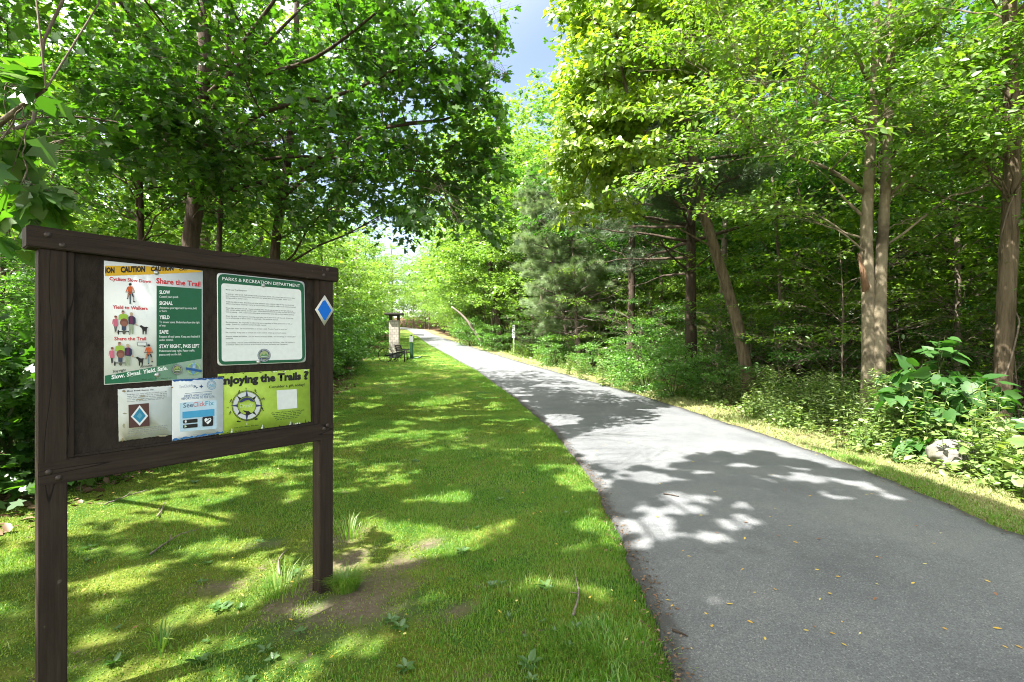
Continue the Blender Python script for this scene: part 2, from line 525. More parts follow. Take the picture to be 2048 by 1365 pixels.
L.new(b.outputs[0], out.inputs[0])
tag(obj('trail', me, m, smooth_=True), kind='structure')

# ------------------------------------------------------------------ grass
def blades(n_target, x0, x1, y0, y1, dens, h, wid, curl=.5):
    x = rng.uniform(x0, x1, n_target); y = rng.uniform(y0, y1, n_target)
    keep = rng.random(n_target) < dens(x, y)
    x = x[keep]; y = y[keep]; n = len(x)
    hh = h * rng.uniform(.45, 1.25, n) * (.7 + .7 * fbm(x * 1.1 + 9, y * 1.1))
    ww = wid * rng.uniform(.7, 1.3, n)
    a = rng.uniform(0, 6.283, n); la = rng.uniform(0, 6.283, n); lean = rng.uniform(.1, 1, n) * curl * hh
    base = np.stack([x, y, ground_z(x, y) - .004], -1)
    sx = np.stack([np.cos(a), np.sin(a), 0 * a], -1) * ww[:, None] * .5
    ln = np.stack([np.cos(la), np.sin(la), 0 * a], -1) * lean[:, None]
    up = np.array([0, 0, 1.])
    mid = base + ln * .3 + up * (hh * .58)[:, None]
    tip = base + ln + up * (hh * (1 - .25 * curl))[:, None]
    V = np.stack([base - sx, base + sx, mid + sx * .8, mid - sx * .8, tip], 1)
    return V


def blade_mesh(name, parts):
    V = np.concatenate(parts); n = len(V)
    o = np.arange(n)[:, None] * 5
    Lp = (o + np.array([0, 1, 2, 3, 3, 2, 4])[None]).ravel()
    return mesh_from(name, V.reshape(-1, 3), Lp, np.tile([4, 3], n))


def d_lawn(x, y):
    p = fbm(x * .9 + 2, y * .9 + 4)
    k = smooth(.40, .60, p) * .9 + .16
    k = np.maximum(k, smooth(.6, .15, le(y) - x) * .9)                # thick along the trail
    k = np.maximum(k, smooth(1.5, .2, np.hypot(x - .35, y - 2.2)) * 1.0)
    k = k * (1 - .62 * smooth(-.7, -1.3, x) * smooth(7.5, 5.5, y))
    return k * lawn_mask(x, y) * (x < le(y) - .02 + .16 * fbm(x * 5 + 3, y * 5)) * (1 - .93 * dirt_mask(x, y))


lush = lambda x, y: d_lawn(x, y) * smooth(.45, .62, fbm(x * 1.5 + 60, y * 1.5))
parts = [blades(230000, -4.6, 1.2, 1.7, 5.2, d_lawn, .028, .0036),
         blades(26000, -3.0, 1.2, 1.7, 5.2, lush, .055, .004, .8),
         blades(200000, -6.5, 1.2, 5.2, 11, d_lawn, .034, .007),
         blades(130000, -9.5, 1.0, 11, 24, d_lawn, .045, .014),
         blades(60000, -15, -1.0, 24, 62, d_lawn, .07, .035)]
GREENS = [(.055, .155, .012), (.095, .235, .022), (.15, .29, .036), (.24, .33, .07), (.36, .33, .16)]
M_GRASS = leaf_mat('grass_blade', GREENS, 1.0, (1.3, 1.5, .5), .04, .5, .45, big=.9)
tag(obj('lawn_grass', blade_mesh('lawn_grass', parts), M_GRASS), 'short patchy green grass of the lawn beside the trail', 'grass', kind='stuff')


def d_verge(x, y): return verge_mask(x, y) * (.35 + .65 * smooth(.4, .6, fbm(x * 1.4, y * 1.4 + 30)))


def d_vgreen(x, y): return verge_mask(x, y) * smooth(.55, .1, x - re_(y)) * smooth(7.5, 6., y)


parts = [blades(100000, 3.6, 7.0, 1.5, 8, d_verge, .04, .006, .9), blades(70000, 2.5, 7.5, 8, 18, d_verge, .06, .012, .9),
         blades(60000, -18, 6.5, 18, 60, d_verge, .08, .03, .9)]
def mossy(x, y): return lawn_mask(x, y) * (x < le(y)) * (1 - .85 * dirt_mask(x, y)) * np.maximum(smooth(.6, .42, fbm(x * .9 + 2, y * .9 + 4) * .8 + .04), .9 * smooth(-.6, -1.2, x))


M_MOSS = leaf_mat('moss_tip', [(.10, .175, .014), (.15, .235, .022), (.205, .27, .032), (.30, .30, .06)], .9, (1.2, 1.3, .5), .02, .6, .3, big=1.6)
tag(obj('lawn_moss', blade_mesh('lawn_moss', [blades(230000, -4.6, 1.2, 1.7, 6.5, mossy, .016, .006, 1.2), blades(90000, -7, 1.2, 6.5, 13, mossy, .022, .014, 1.2)]), M_MOSS), 'yellow green moss filling the thin places of the lawn', 'moss', kind='stuff')
M_DRY = leaf_mat('dry_grass_blade', [(.09, .16, .03), (.17, .24, .06), (.30, .32, .13), (.40, .37, .21)], .8, (1.2, 1.2, .6), .03, .6, .3, big=1.2)
tag(obj('verge_grass', blade_mesh('verge_grass', parts), M_DRY), 'thin straw coloured grass on the verge between trail and woods', 'grass', kind='stuff')
tag(obj('verge_turf', blade_mesh('verge_turf', [blades(90000, 3.7, 6, 1.5, 8, d_vgreen, .045, .006)]), M_GRASS), 'low green turf along the near right edge of the asphalt', 'grass', kind='stuff')

# ------------------------------------------------------------------ the notice board and what is fixed to it
BD = np.array([.6198, .7848]); BN = np.array([.7848, -.6198])     # along the board, and out of its front
PR = np.array([(640 - CX) / F * 2.904, 2.904])
_r = (77 - CX) / F
BL = (PR[0] - _r * PR[1]) / (BD[0] - _r * BD[1])                  # distance between the two front corners
P0 = PR - BL * BD
BROT = math.atan2(BD[1], BD[0])
BZ = float(ground_z(P0[0], P0[1]))


def B(x, y, n=0.0):
    rx = (x - CX) / F
    u = (rx * (P0[1] + n * BN[1]) - P0[0] - n * BN[0]) / (BD[0] - rx * BD[1])
    Yd = P0[1] + u * BD[1] + n * BN[1]
    return u, CH + (HY - y) / F * Yd


def board_point(u, n, z): return np.array([*(P0 + u * BD + n * BN), z])


def beam(name, a, b, mats, parent, bev=.004, seg=2):
    """a bevelled timber between two corners"""
    bm = bmesh.new()
    bmesh.ops.create_cube(bm, size=1)
    for v in bm.verts:
        v.co = Vector([a[i] + (v.co[i] + .5) * (b[i] - a[i]) for i in range(3)])
    bmesh.ops.bevel(bm, geom=bm.edges[:], offset=bev, segments=seg, affect='EDGES')
    # cut lengthwise so that the timber can be a little crooked
    ax = max(range(3), key=lambda i: abs(b[i] - a[i]))
    no = [0, 0, 0]; no[ax] = 1
    for t in np.linspace(.08, .92, 9):
        co = list(a); co[ax] = a[ax] + t * (b[ax] - a[ax])
        bmesh.ops.bisect_plane(bm, geom=bm.verts[:] + bm.edges[:] + bm.faces[:], plane_co=co, plane_no=no)
    me = bpy.data.meshes.new(name); bm.to_mesh(me); bm.free()
    return obj(name, me, mats, parent)


def wood_mat(name, axis):
    m, nt, out = new_mat(name); L = nt.links
    tc = N(nt, 'ShaderNodeTexCoord'); mp = N(nt, 'ShaderNodeMapping')
    s = [1.0, 1.0, 1.0]; s[axis] = .06; mp.inputs['Scale'].default_value = s
    L.new(tc.outputs['Object'], mp.inputs[0])
    nz = N(nt, 'ShaderNodeTexNoise', in_Scale=55.0, in_Detail=8.0, in_Roughness=.7); L.new(mp.outputs[0], nz.inputs['Vector'])
    r = ramp(nt, [(.25, (.021, .0147, .0106)), (.5, (.034, .0243, .018)), (.75, (.053, .039, .030))]); L.new(nz.outputs[0], r.inputs[0])
    # long drying cracks
    ck = N(nt, 'ShaderNodeTexNoise', in_Scale=6.0, in_Detail=2.0); mp2 = N(nt, 'ShaderNodeMapping')
    s2 = [1.0, 1.0, 1.0]; s2[axis] = .09; mp2.inputs['Scale'].default_value = s2; L.new(tc.outputs['Object'], mp2.inputs[0]); L.new(mp2.outputs[0], ck.inputs['Vector'])
    a = N(nt, 'ShaderNodeMath', operation='SUBTRACT'); a.inputs[1].default_value = .53; L.new(ck.outputs[0], a.inputs[0])
    ab = N(nt, 'ShaderNodeMath', operation='ABSOLUTE'); L.new(a.outputs[0], ab.inputs[0])
    cr = N(nt, 'ShaderNodeMapRange'); cr.inputs[1].default_value = .0012; cr.inputs[2].default_value = .0045; L.new(ab.outputs[0], cr.inputs[0])
    mx = N(nt, 'ShaderNodeMix', data_type='RGBA'); L.new(cr.outputs[0], mx.inputs[0]); mx.inputs[6].default_value = (.012, .009, .008, 1); L.new(r.outputs[0], mx.inputs[7])
    # worn pale flecks
    fl = N(nt, 'ShaderNodeTexNoise', in_Scale=24.0, in_Detail=6.0); L.new(tc.outputs['Object'], fl.inputs['Vector'])
    fr = N(nt, 'ShaderNodeMapRange'); fr.inputs[1].default_value = .70; fr.inputs[2].default_value = .76; fr.inputs[4].default_value = .6; L.new(fl.outputs[0], fr.inputs[0])
    m3 = N(nt, 'ShaderNodeMix', data_type='RGBA'); L.new(fr.outputs[0], m3.inputs[0]); L.new(mx.outputs[2], m3.inputs[6]); m3.inputs[7].default_value = (.14, .12, .10, 1)
    b = N(nt, 'ShaderNodeBsdfPrincipled'); b.inputs['Roughness'].default_value = .75; b.inputs['Specular IOR Level'].default_value = .15
    L.new(m3.outputs[2], b.inputs['Base Color'])
    mi = N(nt, 'ShaderNodeMath', operation='MULTIPLY'); L.new(nz.outputs[0], mi.inputs[0]); L.new(cr.outputs[0], mi.inputs[1])
    bp = N(nt, 'ShaderNodeBump', in_Strength=.5, in_Distance=.004); L.new(mi.outputs[0], bp.inputs['Height']); L.new(bp.outputs[0], b.inputs['Normal'])
    L.new(b.outputs[0], out.inputs[0])
    return m


WV = wood_mat('brown_stained_upright', 2); WH = wood_mat('brown_stained_rail', 0)
M_BOARD = bark_mat('weathered_backing', (.020, .015, .012), (.045, .035, .028), 30, .4, .4, (.036, .029, .023))
M_GALV = plain('galvanised_steel', (.55, .56, .56), .42, .9, .15, 60)
M_BOLT = plain('painted_bolt', (.06, .045, .04), .5, .3)

kiosk = empty('notice_board', (P0[0], P0[1], 0), BROT)
tag(kiosk, 'dark brown timber notice board on two posts carrying signs and flyers beside the trail', 'notice board')
PW = .0875
zt0, zt1 = 1.893, 1.98
zb0, zb1 = .932, 1.03
gl, gr_ = float(ground_z(*P0)) - .3, float(ground_z(*PR)) - .3
beam('post', (0, 0, gl), (PW, .0875, zt0 + .0), WV, kiosk)
beam('post', (BL, 0, gr_), (BL + PW, .0875, zt0 + .0), WV, kiosk)
top = beam('top_rail', (-.036, -.012, zt0 + .001), (BL + PW + .03, .1, zt1), WH, kiosk)
bot = beam('bottom_rail', (-.001, -.003, zb0), (BL + PW + .002, .036, zb1), WH, kiosk)
beam('backing_panel', (PW + .001, .022, zb1 + .001), (BL - .001, .04, zt0 - .001), M_BOARD, kiosk, .001, 1)
beam('cleat', (PW + .0005, .008, zb1 + .001), (PW + .022, .0215, zt0 - .001), WV, kiosk, .002)
beam('cleat', (BL - .03, .008, zb1 + .001), (BL - .0005, .0215, zt0 - .001), WV, kiosk, .002)
beam('ledge', (PW + .0225, .006, zb1 + .001), (BL - .0305, .0215, zb1 + .012), M_BOARD, kiosk, .002)


def bolt_mesh(r=.008, h=.004):
    mb = MB(); k = 14
    rings = [(1.35, 0), (1.35, .0012), (1.0, .0014), (.9, h * .8), (.45, h), (0.001, h)]
    V = []; Fs = []
    for rr, z in rings:
        for j in range(k): V.append((r * rr * math.cos(j * 2 * math.pi / k), -z, r * rr * math.sin(j * 2 * math.pi / k)))
    for i in range(len(rings) - 1):
        for j in range(k): Fs.append((i * k + j, i * k + (j + 1) % k, (i + 1) * k + (j + 1) % k, (i + 1) * k + j))
    mb.add(V, Fs); return mb.mesh('bolt')


me_bolt = bolt_mesh(); me_bigbolt = bolt_mesh(.0085, .006)
for (px, py, par, n) in [(95, 470, top, .012), (125, 491, top, .012), (655, 540, top, .012), (648, 551, top, .012), (97, 945, bot, .003), (117, 956, bot, .003), (648, 858, bot, .003), (655, 851, bot, .003)]:
    u, z = B(px, py, n)
    obj('bolt', me_bigbolt, M_BOLT, par, True, (u, -n - .0005, z))


# -- flat printing
class Print:
    """ink on one flat sheet, its outlines given where the photo shows them"""
    def __init__(self, c, n): self.c = c; self.n = n; self.A = MB(); self.T = MB(); self.am = []; self.tm = []; self.lay = 0
    def loc(self, x, y): u, z = B(x, y, self.n); return u - self.c[0], z - self.c[1]
    def _m(self, lst, col):
        mt = ink(col)
        if mt not in lst: lst.append(mt)
        return lst.index(mt)
    def poly(self, pts, col, lift=None):
        self.lay += 1
        d = .0003 + .00006 * self.lay if lift is None else lift
        P = [self.loc(*p) for p in pts]
        s = sum(P[i][0] * P[(i + 1) % len(P)][1] - P[(i + 1) % len(P)][0] * P[i][1] for i in range(len(P)))
        if s < 0: P = P[::-1]
        self.A.add([(a, -d, b) for a, b in P], [tuple(range(len(P)))], self._m(self.am, col))
    def disc(self, x, y, rx, ry, col, k=24, a0=0, a1=360, rot=0):
        cr, sr = math.cos(math.radians(rot)), math.sin(math.radians(rot))
        pts = []
        for i in range(k):
            t = math.radians(a0 + (a1 - a0) * i / (k if a1 - a0 >= 360 else k - 1))
            X_, Y_ = rx * math.cos(t), ry * math.sin(t); pts.append((x + X_ * cr - Y_ * sr, y + X_ * sr + Y_ * cr))
        self.poly(pts, col)
    def ring(self, x, y, r, wd, col, k=28, a0=0, a1=360, ysc=1):
        self.lay += 1; d = .0003 + .00006 * self.lay
        m_ = self._m(self.am, col); P = []
        n = k if a1 - a0 >= 360 else k + 1
        for i in range(n):
            t = math.radians(a0 + (a1 - a0) * i / k)
            for q in (r + wd / 2, r - wd / 2):
                a, b = self.loc(x + q * math.cos(t), y + q * ysc * math.sin(t)); P.append((a, -d, b))
        Fs = []
        for i in range(k):
            j = (i + 1) % n
            Fs.append((2 * i, 2 * i + 1, 2 * j + 1, 2 * j))
        self.A.add(P, Fs, m_)
    def line(self, x0, y0, x1, y1, wd, col, wd1=None):
        dx, dy = x1 - x0, y1 - y0; l = math.hypot(dx, dy) or 1; px_, py2 = -dy / l / 2, dx / l / 2
        w1 = wd if wd1 is None else wd1
        self.poly([(x0 + px_ * wd, y0 + py2 * wd), (x1 + px_ * w1, y1 + py2 * w1), (x1 - px_ * w1, y1 - py2 * w1), (x0 - px_ * wd, y0 - py2 * wd)], col)
    def bars(self, x0, y0, x1, y1, h, col, fill=.8):
        """a line of print too small to read: words as broken strokes"""
        t = 0; L_ = math.hypot(x1 - x0, y1 - y0)
        while t < 1:
            wl = random.uniform(2.2, 6.5) * h / L_; e = min(1, t + wl)
            # letters within the word
            k = max(1, int((e - t) * L_ / (h * .8)))
            for i in range(k):
                a = t + (e - t) * i / k; b_ = t + (e - t) * (i + fill) / k
                hh = h * random.choice([.6, .6, .65, .95])
                xa, ya, xb, yb = x0 + (x1 - x0) * a, y0 + (y1 - y0) * a, x0 + (x1 - x0) * b_, y0 + (y1 - y0) * b_
                self.poly([(xa, ya), (xb, yb), (xb, yb - hh), (xa, ya - hh)], col, .0006)
            t = e + .75 * h / L_
    def text(self, s, x0, y0, x1, y1, cap, col, bold=.0, shear=0):
        """lettering from the left end of its base line to the right end, cap = height of a capital"""
        a = self.loc(x0, y0); b = self.loc(x1, y1); t = self.loc(x0, y0 - cap)
        cu = bpy.data.curves.new('lettering', 'FONT'); cu.body = s; cu.size = 1; cu.offset = bold; cu.resolution_u = 2; cu.shear = shear; cu.fill_mode = 'FRONT'
        o = bpy.data.objects.new('lettering', cu)
        me = bpy.data.meshes.new_from_object(o)
        nv = len(me.vertices); co = np.empty(nv * 3); me.vertices.foreach_get('co', co); co = co.reshape(-1, 3)
        xa, xb = co[:, 0].min(), co[:, 0].max()
        caph = CAPH
        e = np.array(b) - np.array(a); up = np.array([0, t[1] - a[1]])
        uu = (co[:, 0] - xa) / (xb - xa); vv = co[:, 1] / caph
        q = np.array(a)[None] + uu[:, None] * e[None] + vv[:, None] * up[None]
        d = .0012
        self.T.add(np.stack([q[:, 0], np.full(nv, -d), q[:, 1]], -1), [tuple(p.vertices) for p in me.polygons], self._m(self.tm, col))
        bpy.data.objects.remove(o); bpy.data.curves.remove(cu); bpy.data.meshes.remove(me)
    def seal(self, x, y, r, cols):
        """round town seal: ring of lettering round a landscape"""
        dark, pale, field, hill = cols
        self.disc(x, y, r, r, dark); self.disc(x, y, r * .93, r * .93, pale); self.disc(x, y, r * .88, r * .88, dark)
        for k in range(26):
            t = k * 2 * math.pi / 26
            if k % 7 == 3: continue
            self.line(x + r * .72 * math.cos(t), y + r * .72 * math.sin(t), x + r * .84 * math.cos(t), y + r * .84 * math.sin(t), r * .07, pale)
        self.disc(x, y, r * .66, r * .66, field)
        self.poly([(x - r * .62, y + r * .1), (x - r * .3, y - r * .25), (x - r * .05, y), (x + r * .25, y - r * .35), (x + r * .63, y + r * .1), (x + r * .5, y + r * .3), (x - r * .5, y + r * .3)], hill)
        self.poly([(x - r * .5, y + r * .34), (x + r * .5, y + r * .34), (x + r * .3, y + r * .56), (x - r * .3, y + r * .56)], dark)
        self.line(x - r * .5, y + r * .2, x + r * .5, y + r * .12, r * .09, pale)


def sign(name, label, cat, quad, n, thick, face, rad=0, edge=None, tear=0):
    """an empty at the sheet's middle, its panel, and a Print to draw on"""
    uv = [B(*p, n) for p in quad]
    c = np.mean(uv, 0)
    base = board_point(c[0], n, c[1])
    root = empty(name, base, BROT); tag(root, label, cat)
    P = [(a - c[0], b - c[1]) for a, b in uv][::-1]            # counter-clockwise seen from the front
    if rad:
        Q = []
        for i in range(4):
            p = np.array(P[i]); a = np.array(P[i - 1]); b = np.array(P[(i + 1) % 4])
            da = (a - p) / np.linalg.norm(a - p); db = (b - p) / np.linalg.norm(b - p)
            for t in np.linspace(0, 1, 7):
                Q.append(tuple(p + da * rad * (1 - t) ** 2 + db * rad * t ** 2))
        P = Q
    elif tear:
        Q = []
        for i in range(4):
            a = np.array(P[i]); b = np.array(P[(i + 1) % 4]); l = np.linalg.norm(b - a); k = max(3, int(l / .006)); nn = np.array([b[1] - a[1], -(b[0] - a[0])]) / l
            horiz = abs(b[0] - a[0]) > abs(b[1] - a[1])
            for t in np.arange(k) / k: Q.append(tuple(a + (b - a) * t + nn * (random.uniform(-1, .5) * tear * (1 if horiz else .25) if t > 0 else 0)))
        P = Q
    k = len(P); mb = MB()
    mb.add([(a, 0, b) for a, b in P] + [(a, thick, b) for a, b in P],
           [tuple(range(k)), tuple(range(2 * k - 1, k - 1, -1))] + [(i, i + k, (i + 1) % k + k, (i + 1) % k) for i in range(k)])
    obj('panel', mb.mesh('panel'), face, root)
    return root, Print(c, n)


def finish(root, p, bolts=()):
    if p.am: obj('print', p.A.mesh('print'), p.am, root)
    if p.tm: obj('lettering', p.T.mesh('lettering'), p.tm, root)
    for (x, y) in bolts:
        a, b = p.loc(x, y); obj('bolt', me_bolt, M_GALV, root, True, (a, -.0014, b))


NB = -.0185
c1 = lambda x, y: (190 + x / 4.876, 500 + y / 4.875)
c2 = lambda x, y: (420 + x / 6.5, 530 + y / 6.5)
c3 = lambda x, y: (220 + x / 4.876, 720 + y / 4.876)


class Scaled:
    """a Print addressed in the pixels of an enlarged crop"""
    def __init__(self, p, f, s): self.p = p; self.f = f; self.s = s
    def poly(self, pts, col): self.p.poly([self.f(*q) for q in pts], col)
    def disc(self, x, y, rx, ry, col, **k): self.p.disc(*self.f(x, y), rx / self.s, ry / self.s, col, **k)
    def ring(self, x, y, r, wd, col, **k): self.p.ring(*self.f(x, y), r / self.s, wd / self.s, col, **k)
    def line(self, x0, y0, x1, y1, wd, col, wd1=None): self.p.line(*self.f(x0, y0), *self.f(x1, y1), wd / self.s, col, None if wd1 is None else wd1 / self.s)
    def bars(self, x0, y0, x1, y1, h, col): self.p.bars(*self.f(x0, y0), *self.f(x1, y1), h / self.s, col)
    def text(self, s, x0, y0, x1, y1, cap, col, bold=0, shear=0): self.p.text(s, *self.f(x0, y0), *self.f(x1, y1), cap / self.s, col, bold, shear)
    def seal(self, x, y, r, cols): self.p.seal(*self.f(x, y), r / self.s, cols)


WHITE = (.78, .82, .80); RED = (.62, .02, .03); GRN = (.015, .12, .055); BLK = (.02, .02, .02); INKT = (.09, .1, .1)
M_SIGNW = plain('white_enamel', WHITE, .35, var=.05, scale=9, spec=.5)
M_PAPER = plain('paper', (.72, .77, .80), .55, var=.06, scale=12)

_cu = bpy.data.curves.new('lettering', 'FONT'); _cu.body = 'H'; _o = bpy.data.objects.new('lettering', _cu); _me = bpy.data.meshes.new_from_object(_o)
CAPH = max(v.co.y for v in _me.vertices); bpy.data.objects.remove(_o); bpy.data.meshes.remove(_me)
# trail courtesy sign
root, p = sign('trail_courtesy_sign', 'white and green sign with yellow caution band, cyclist and walkers, upper left on the board', 'sign',
               [c1(88, 105), c1(1052, 204), c1(1051, 1250), c1(88, 1318)], NB, .0025, M_SIGNW)
q = Scaled(p, c1, 4.876)
q.poly([(97, 155), (500, 160), (1042, 203), (1042, 217), (600, 238), (97, 256)], (.72, .42, .02))
q.text('ION', 100, 225, 190, 224, 50, BLK, .055); q.text('CAUTION', 250, 220, 488, 212, 52, BLK, .055); q.text('CAUTION', 543, 209, 766, 200, 42, BLK, .055); q.text('CAU', 820, 203, 900, 200, 20, BLK, .03)
q.text('Cyclists Slow Down', 140, 296, 546, 324, 31, RED, .022); q.text('Share the Trail', 596, 326, 1028, 358, 50, RED, .024)
q.poly([(600, 350), (1040, 381), (1040, 1062), (600, 1138)], GRN)
for s, x, y, x1, y1 in [('SLOW', 627, 430, 732, 432), ('SIGNAL', 627, 537, 757, 538), ('YIELD', 627, 675, 727, 675), ('SAFE', 627, 818, 715, 818), ('STAY RIGHT, PASS LEFT', 627, 959, 1017, 953)]:
    q.text(s, x, y, x1, y1, 34, (.85, .88, .86), .03)
for s, x, y, x1, y1 in [('Control your speed.', 627, 468, 812, 470), ('Announce your approach by voice, bell,', 627, 575, 993, 580), ('or horn.', 627, 607, 703, 607),
                        ('To slower users. Pedestrians have the right', 627, 715, 1020, 718), ('of way.', 627, 748, 692, 748), ('Respect all trail users. Keep pets leashed &', 627, 857, 1022, 855),
                        ('under control.', 627, 890, 763, 888), ('Pedestrians keep right. Faster traffic', 627, 997, 970, 991), ('passes only on the left.', 627, 1032, 843, 1028)]:
    q.text(s, x, y, x1, y1, 21, (.8, .86, .82), .008)
q.poly([(97, 1228), (330, 1187), (330, 1294), (97, 1309)], (.02, .16, .075)); q.poly([(330, 1187), (600, 1139), (600, 1276), (330, 1294)], (.055, .20, .11))
q.poly([(600, 1139), (800, 1104), (800, 1263), (600, 1276)], (.16, .30, .20)); q.poly([(800, 1104), (1042, 1062), (1042, 1246), (800, 1263)], (.30, .42, .34))
q.text('Slow. Signal. Yield. Safe.', 160, 1263, 708, 1168, 40, (.9, .93, .9), .03)
q.text('Stay right', 172, 1198, 298, 1182, 24, BLK, .012); q.text('Announce', 440, 1152, 560, 1136, 24, BLK, .012)
q.text('Yield to Walkers', 170, 573, 513, 587, 33, RED, .022); q.text('Share the Trail', 187, 883, 497, 882, 33, RED, .022)
q.bars(455, 1270, 745, 1254, 12, (.03, .1, .05))
SKIN = (.55, .30, .2); ORG = (.65, .12, .03); JEAN = (.03, .03, .05); PINK = (.65, .16, .24); LIME = (.35, .55, .06); KHA = (.33, .40, .27); NAVY = (.03, .04, .08); BRN = (.22, .08, .05)


def cyclist(x, y, s):
    o = lambda a, b: (x + a * s, y + b * s)
    q.line(*o(0, 66), *o(-1, 198), 13 * s, (.03, .04, .04)); q.line(*o(-3, 120), *o(-3, 190), 4 * s, (.3, .5, .6))
    q.line(*o(-14, 95), *o(-28, 150), 17 * s, JEAN, 12 * s); q.line(*o(18, 95), *o(30, 130), 17 * s, JEAN, 13 * s); q.line(*o(30, 130), *o(34, 172), 12 * s, SKIN, 9 * s)
    q.line(*o(-20, 100), *o(-26, 142), 13 * s, SKIN, 9 * s); q.disc(*o(37, 175), 10 * s, 6 * s, JEAN)
    q.poly([o(-24, 28), o(24, 28), o(22, 66), o(14, 100), o(-14, 100), o(-22, 66)], ORG)
    q.line(*o(-22, 34), *o(-38, 76), 12 * s, ORG, 9 * s); q.line(*o(22, 34), *o(40, 78), 12 * s, SKIN, 9 * s)
    q.line(*o(-48, 82), *o(46, 84), 6 * s, BLK); q.disc(*o(0, 14), 12 * s, 15 * s, SKIN); q.disc(*o(0, 6), 15 * s, 11 * s, BLK)


def walkers(x, y, s=1.0):
    o = lambda a, b: (x + a * s, y + b * s)
    # child
    q.line(*o(-76, 150), *o(-72, 205), 11, BLK, 7); q.line(*o(-62, 150), *o(-64, 200), 11, BLK, 7); q.poly([o(-92, 78), o(-48, 78), o(-46, 150), o(-90, 150)], PINK)
    q.line(*o(-92, 84), *o(-100, 130), 10, PINK, 6); q.disc(*o(-66, 62), 13, 16, SKIN); q.disc(*o(-68, 54), 14, 10, BRN)
    q.disc(*o(-72, 212), 8, 6, (.7, .65, .55)); q.disc(*o(-62, 207), 8, 6, (.7, .65, .55))
    # man behind the pram
    q.poly([o(-36, 38), o(-10, 28), o(24, 28), o(50, 38), o(54, 84), o(-40, 84)], LIME); q.disc(*o(4, 14), 15, 18, SKIN); q.disc(*o(4, 2), 14, 8, (.15, .11, .08))
    q.poly([o(-10, 140), o(34, 140), o(32, 190), o(-8, 190)], (.05, .07, .12))
    q.disc(*o(14, 112), 40, 40, BRN); q.disc(*o(14, 124), 30, 24, (.30, .13, .09))
    q.line(*o(-40, 200), *o(66, 200), 8, BLK); q.disc(*o(-42, 208), 8, 24, BLK); q.disc(*o(66, 208), 8, 24, BLK); q.disc(*o(14, 208), 16, 20, (.12, .12, .09))
    # woman with the lead
    q.poly([o(62, 130), o(108, 130), o(104, 226), o(90, 226), o(84, 160), o(76, 226), o(60, 226)], KHA)
    q.poly([o(56, 58), o(78, 46), o(100, 48), o(124, 66), o(128, 122), o(112, 134), o(58, 128)], NAVY); q.poly([o(74, 52), o(96, 52), o(98, 124), o(70, 124)], (.16, .03, .09))
    q.disc(*o(85, 34), 13, 17, SKIN); q.disc(*o(84, 24), 15, 12, (.5, .42, .28)); q.line(*o(122, 118), *o(134, 140), 9, SKIN)
    q.line(*o(134, 140), *o(178, 152), 2.5, BLK)
    # black dog
    q.poly([o(166, 144), o(182, 138), o(196, 148), o(214, 156), o(236, 154), o(252, 160), o(238, 166), o(234, 190), o(232, 228), o(222, 228), o(220, 196), o(208, 196), o(204, 228), o(194, 228), o(192, 184), o(182, 164), o(168, 156)], BLK)


cyclist(342, 330, 1.0); walkers(267, 597); walkers(232, 905, .99)
cyclist(519, 925, .95)
q.poly([(410, 899), (496, 899), (496, 938), (490, 938), (484, 950), (466, 938), (410, 938)], BLK); q.poly([(414, 903), (492, 903), (492, 934), (414, 934)], WHITE); q.bars(420, 924, 488, 924, 11, BLK)
q.seal(796, 1168, 50, ((.03, .05, .09), (.6, .62, .55), (.32, .38, .12), (.12, .22, .06)))
q.ring(955, 1168, 62, 9, (.35, .6, .15), a0=-160, a1=-10); q.ring(955, 1150, 62, 7, (.35, .6, .15), a0=20, a1=150)
q.disc(958, 1133, 20, 34, (.12, .3, .5)); q.disc(950, 1196, 16, 20, (.12, .3, .5)); q.poly([(878, 1145), (1036, 1172), (1030, 1194), (882, 1168)], (.02, .1, .3)); q.bars(893, 1166, 1020, 1187, 13, (.8, .85, .9))
for yy in (1112, 1124, 1136, 1148): q.line(944, yy, 972, yy + 2, 4, (.6, .75, .85))
finish(root, p, [c1(597, 222), c1(605, 1220)])

# etiquette sign
root, p = sign('etiquette_sign', 'white rounded sign with green border headed PARKS & RECREATION DEPARTMENT on the notice board', 'sign',
               [c2(90, 100), c2(1228, 218), c2(1247, 1266), c2(98, 1314)], NB, .0025, M_SIGNW, rad=.022)
q = Scaled(p, c2, 6.5)


def rrect(cs, r, k=6):
    out_ = []
    for i in range(4):
        pt = np.array(cs[i], float); a = np.array(cs[i - 1], float); b_ = np.array(cs[(i + 1) % 4], float)
        da = (a - pt) / np.linalg.norm(a - pt); db = (b_ - pt) / np.linalg.norm(b_ - pt)
        for t in np.linspace(0, 1, k): out_.append(tuple(pt + da * r * (1 - t) ** 2 + db * r * t ** 2))
    return out_


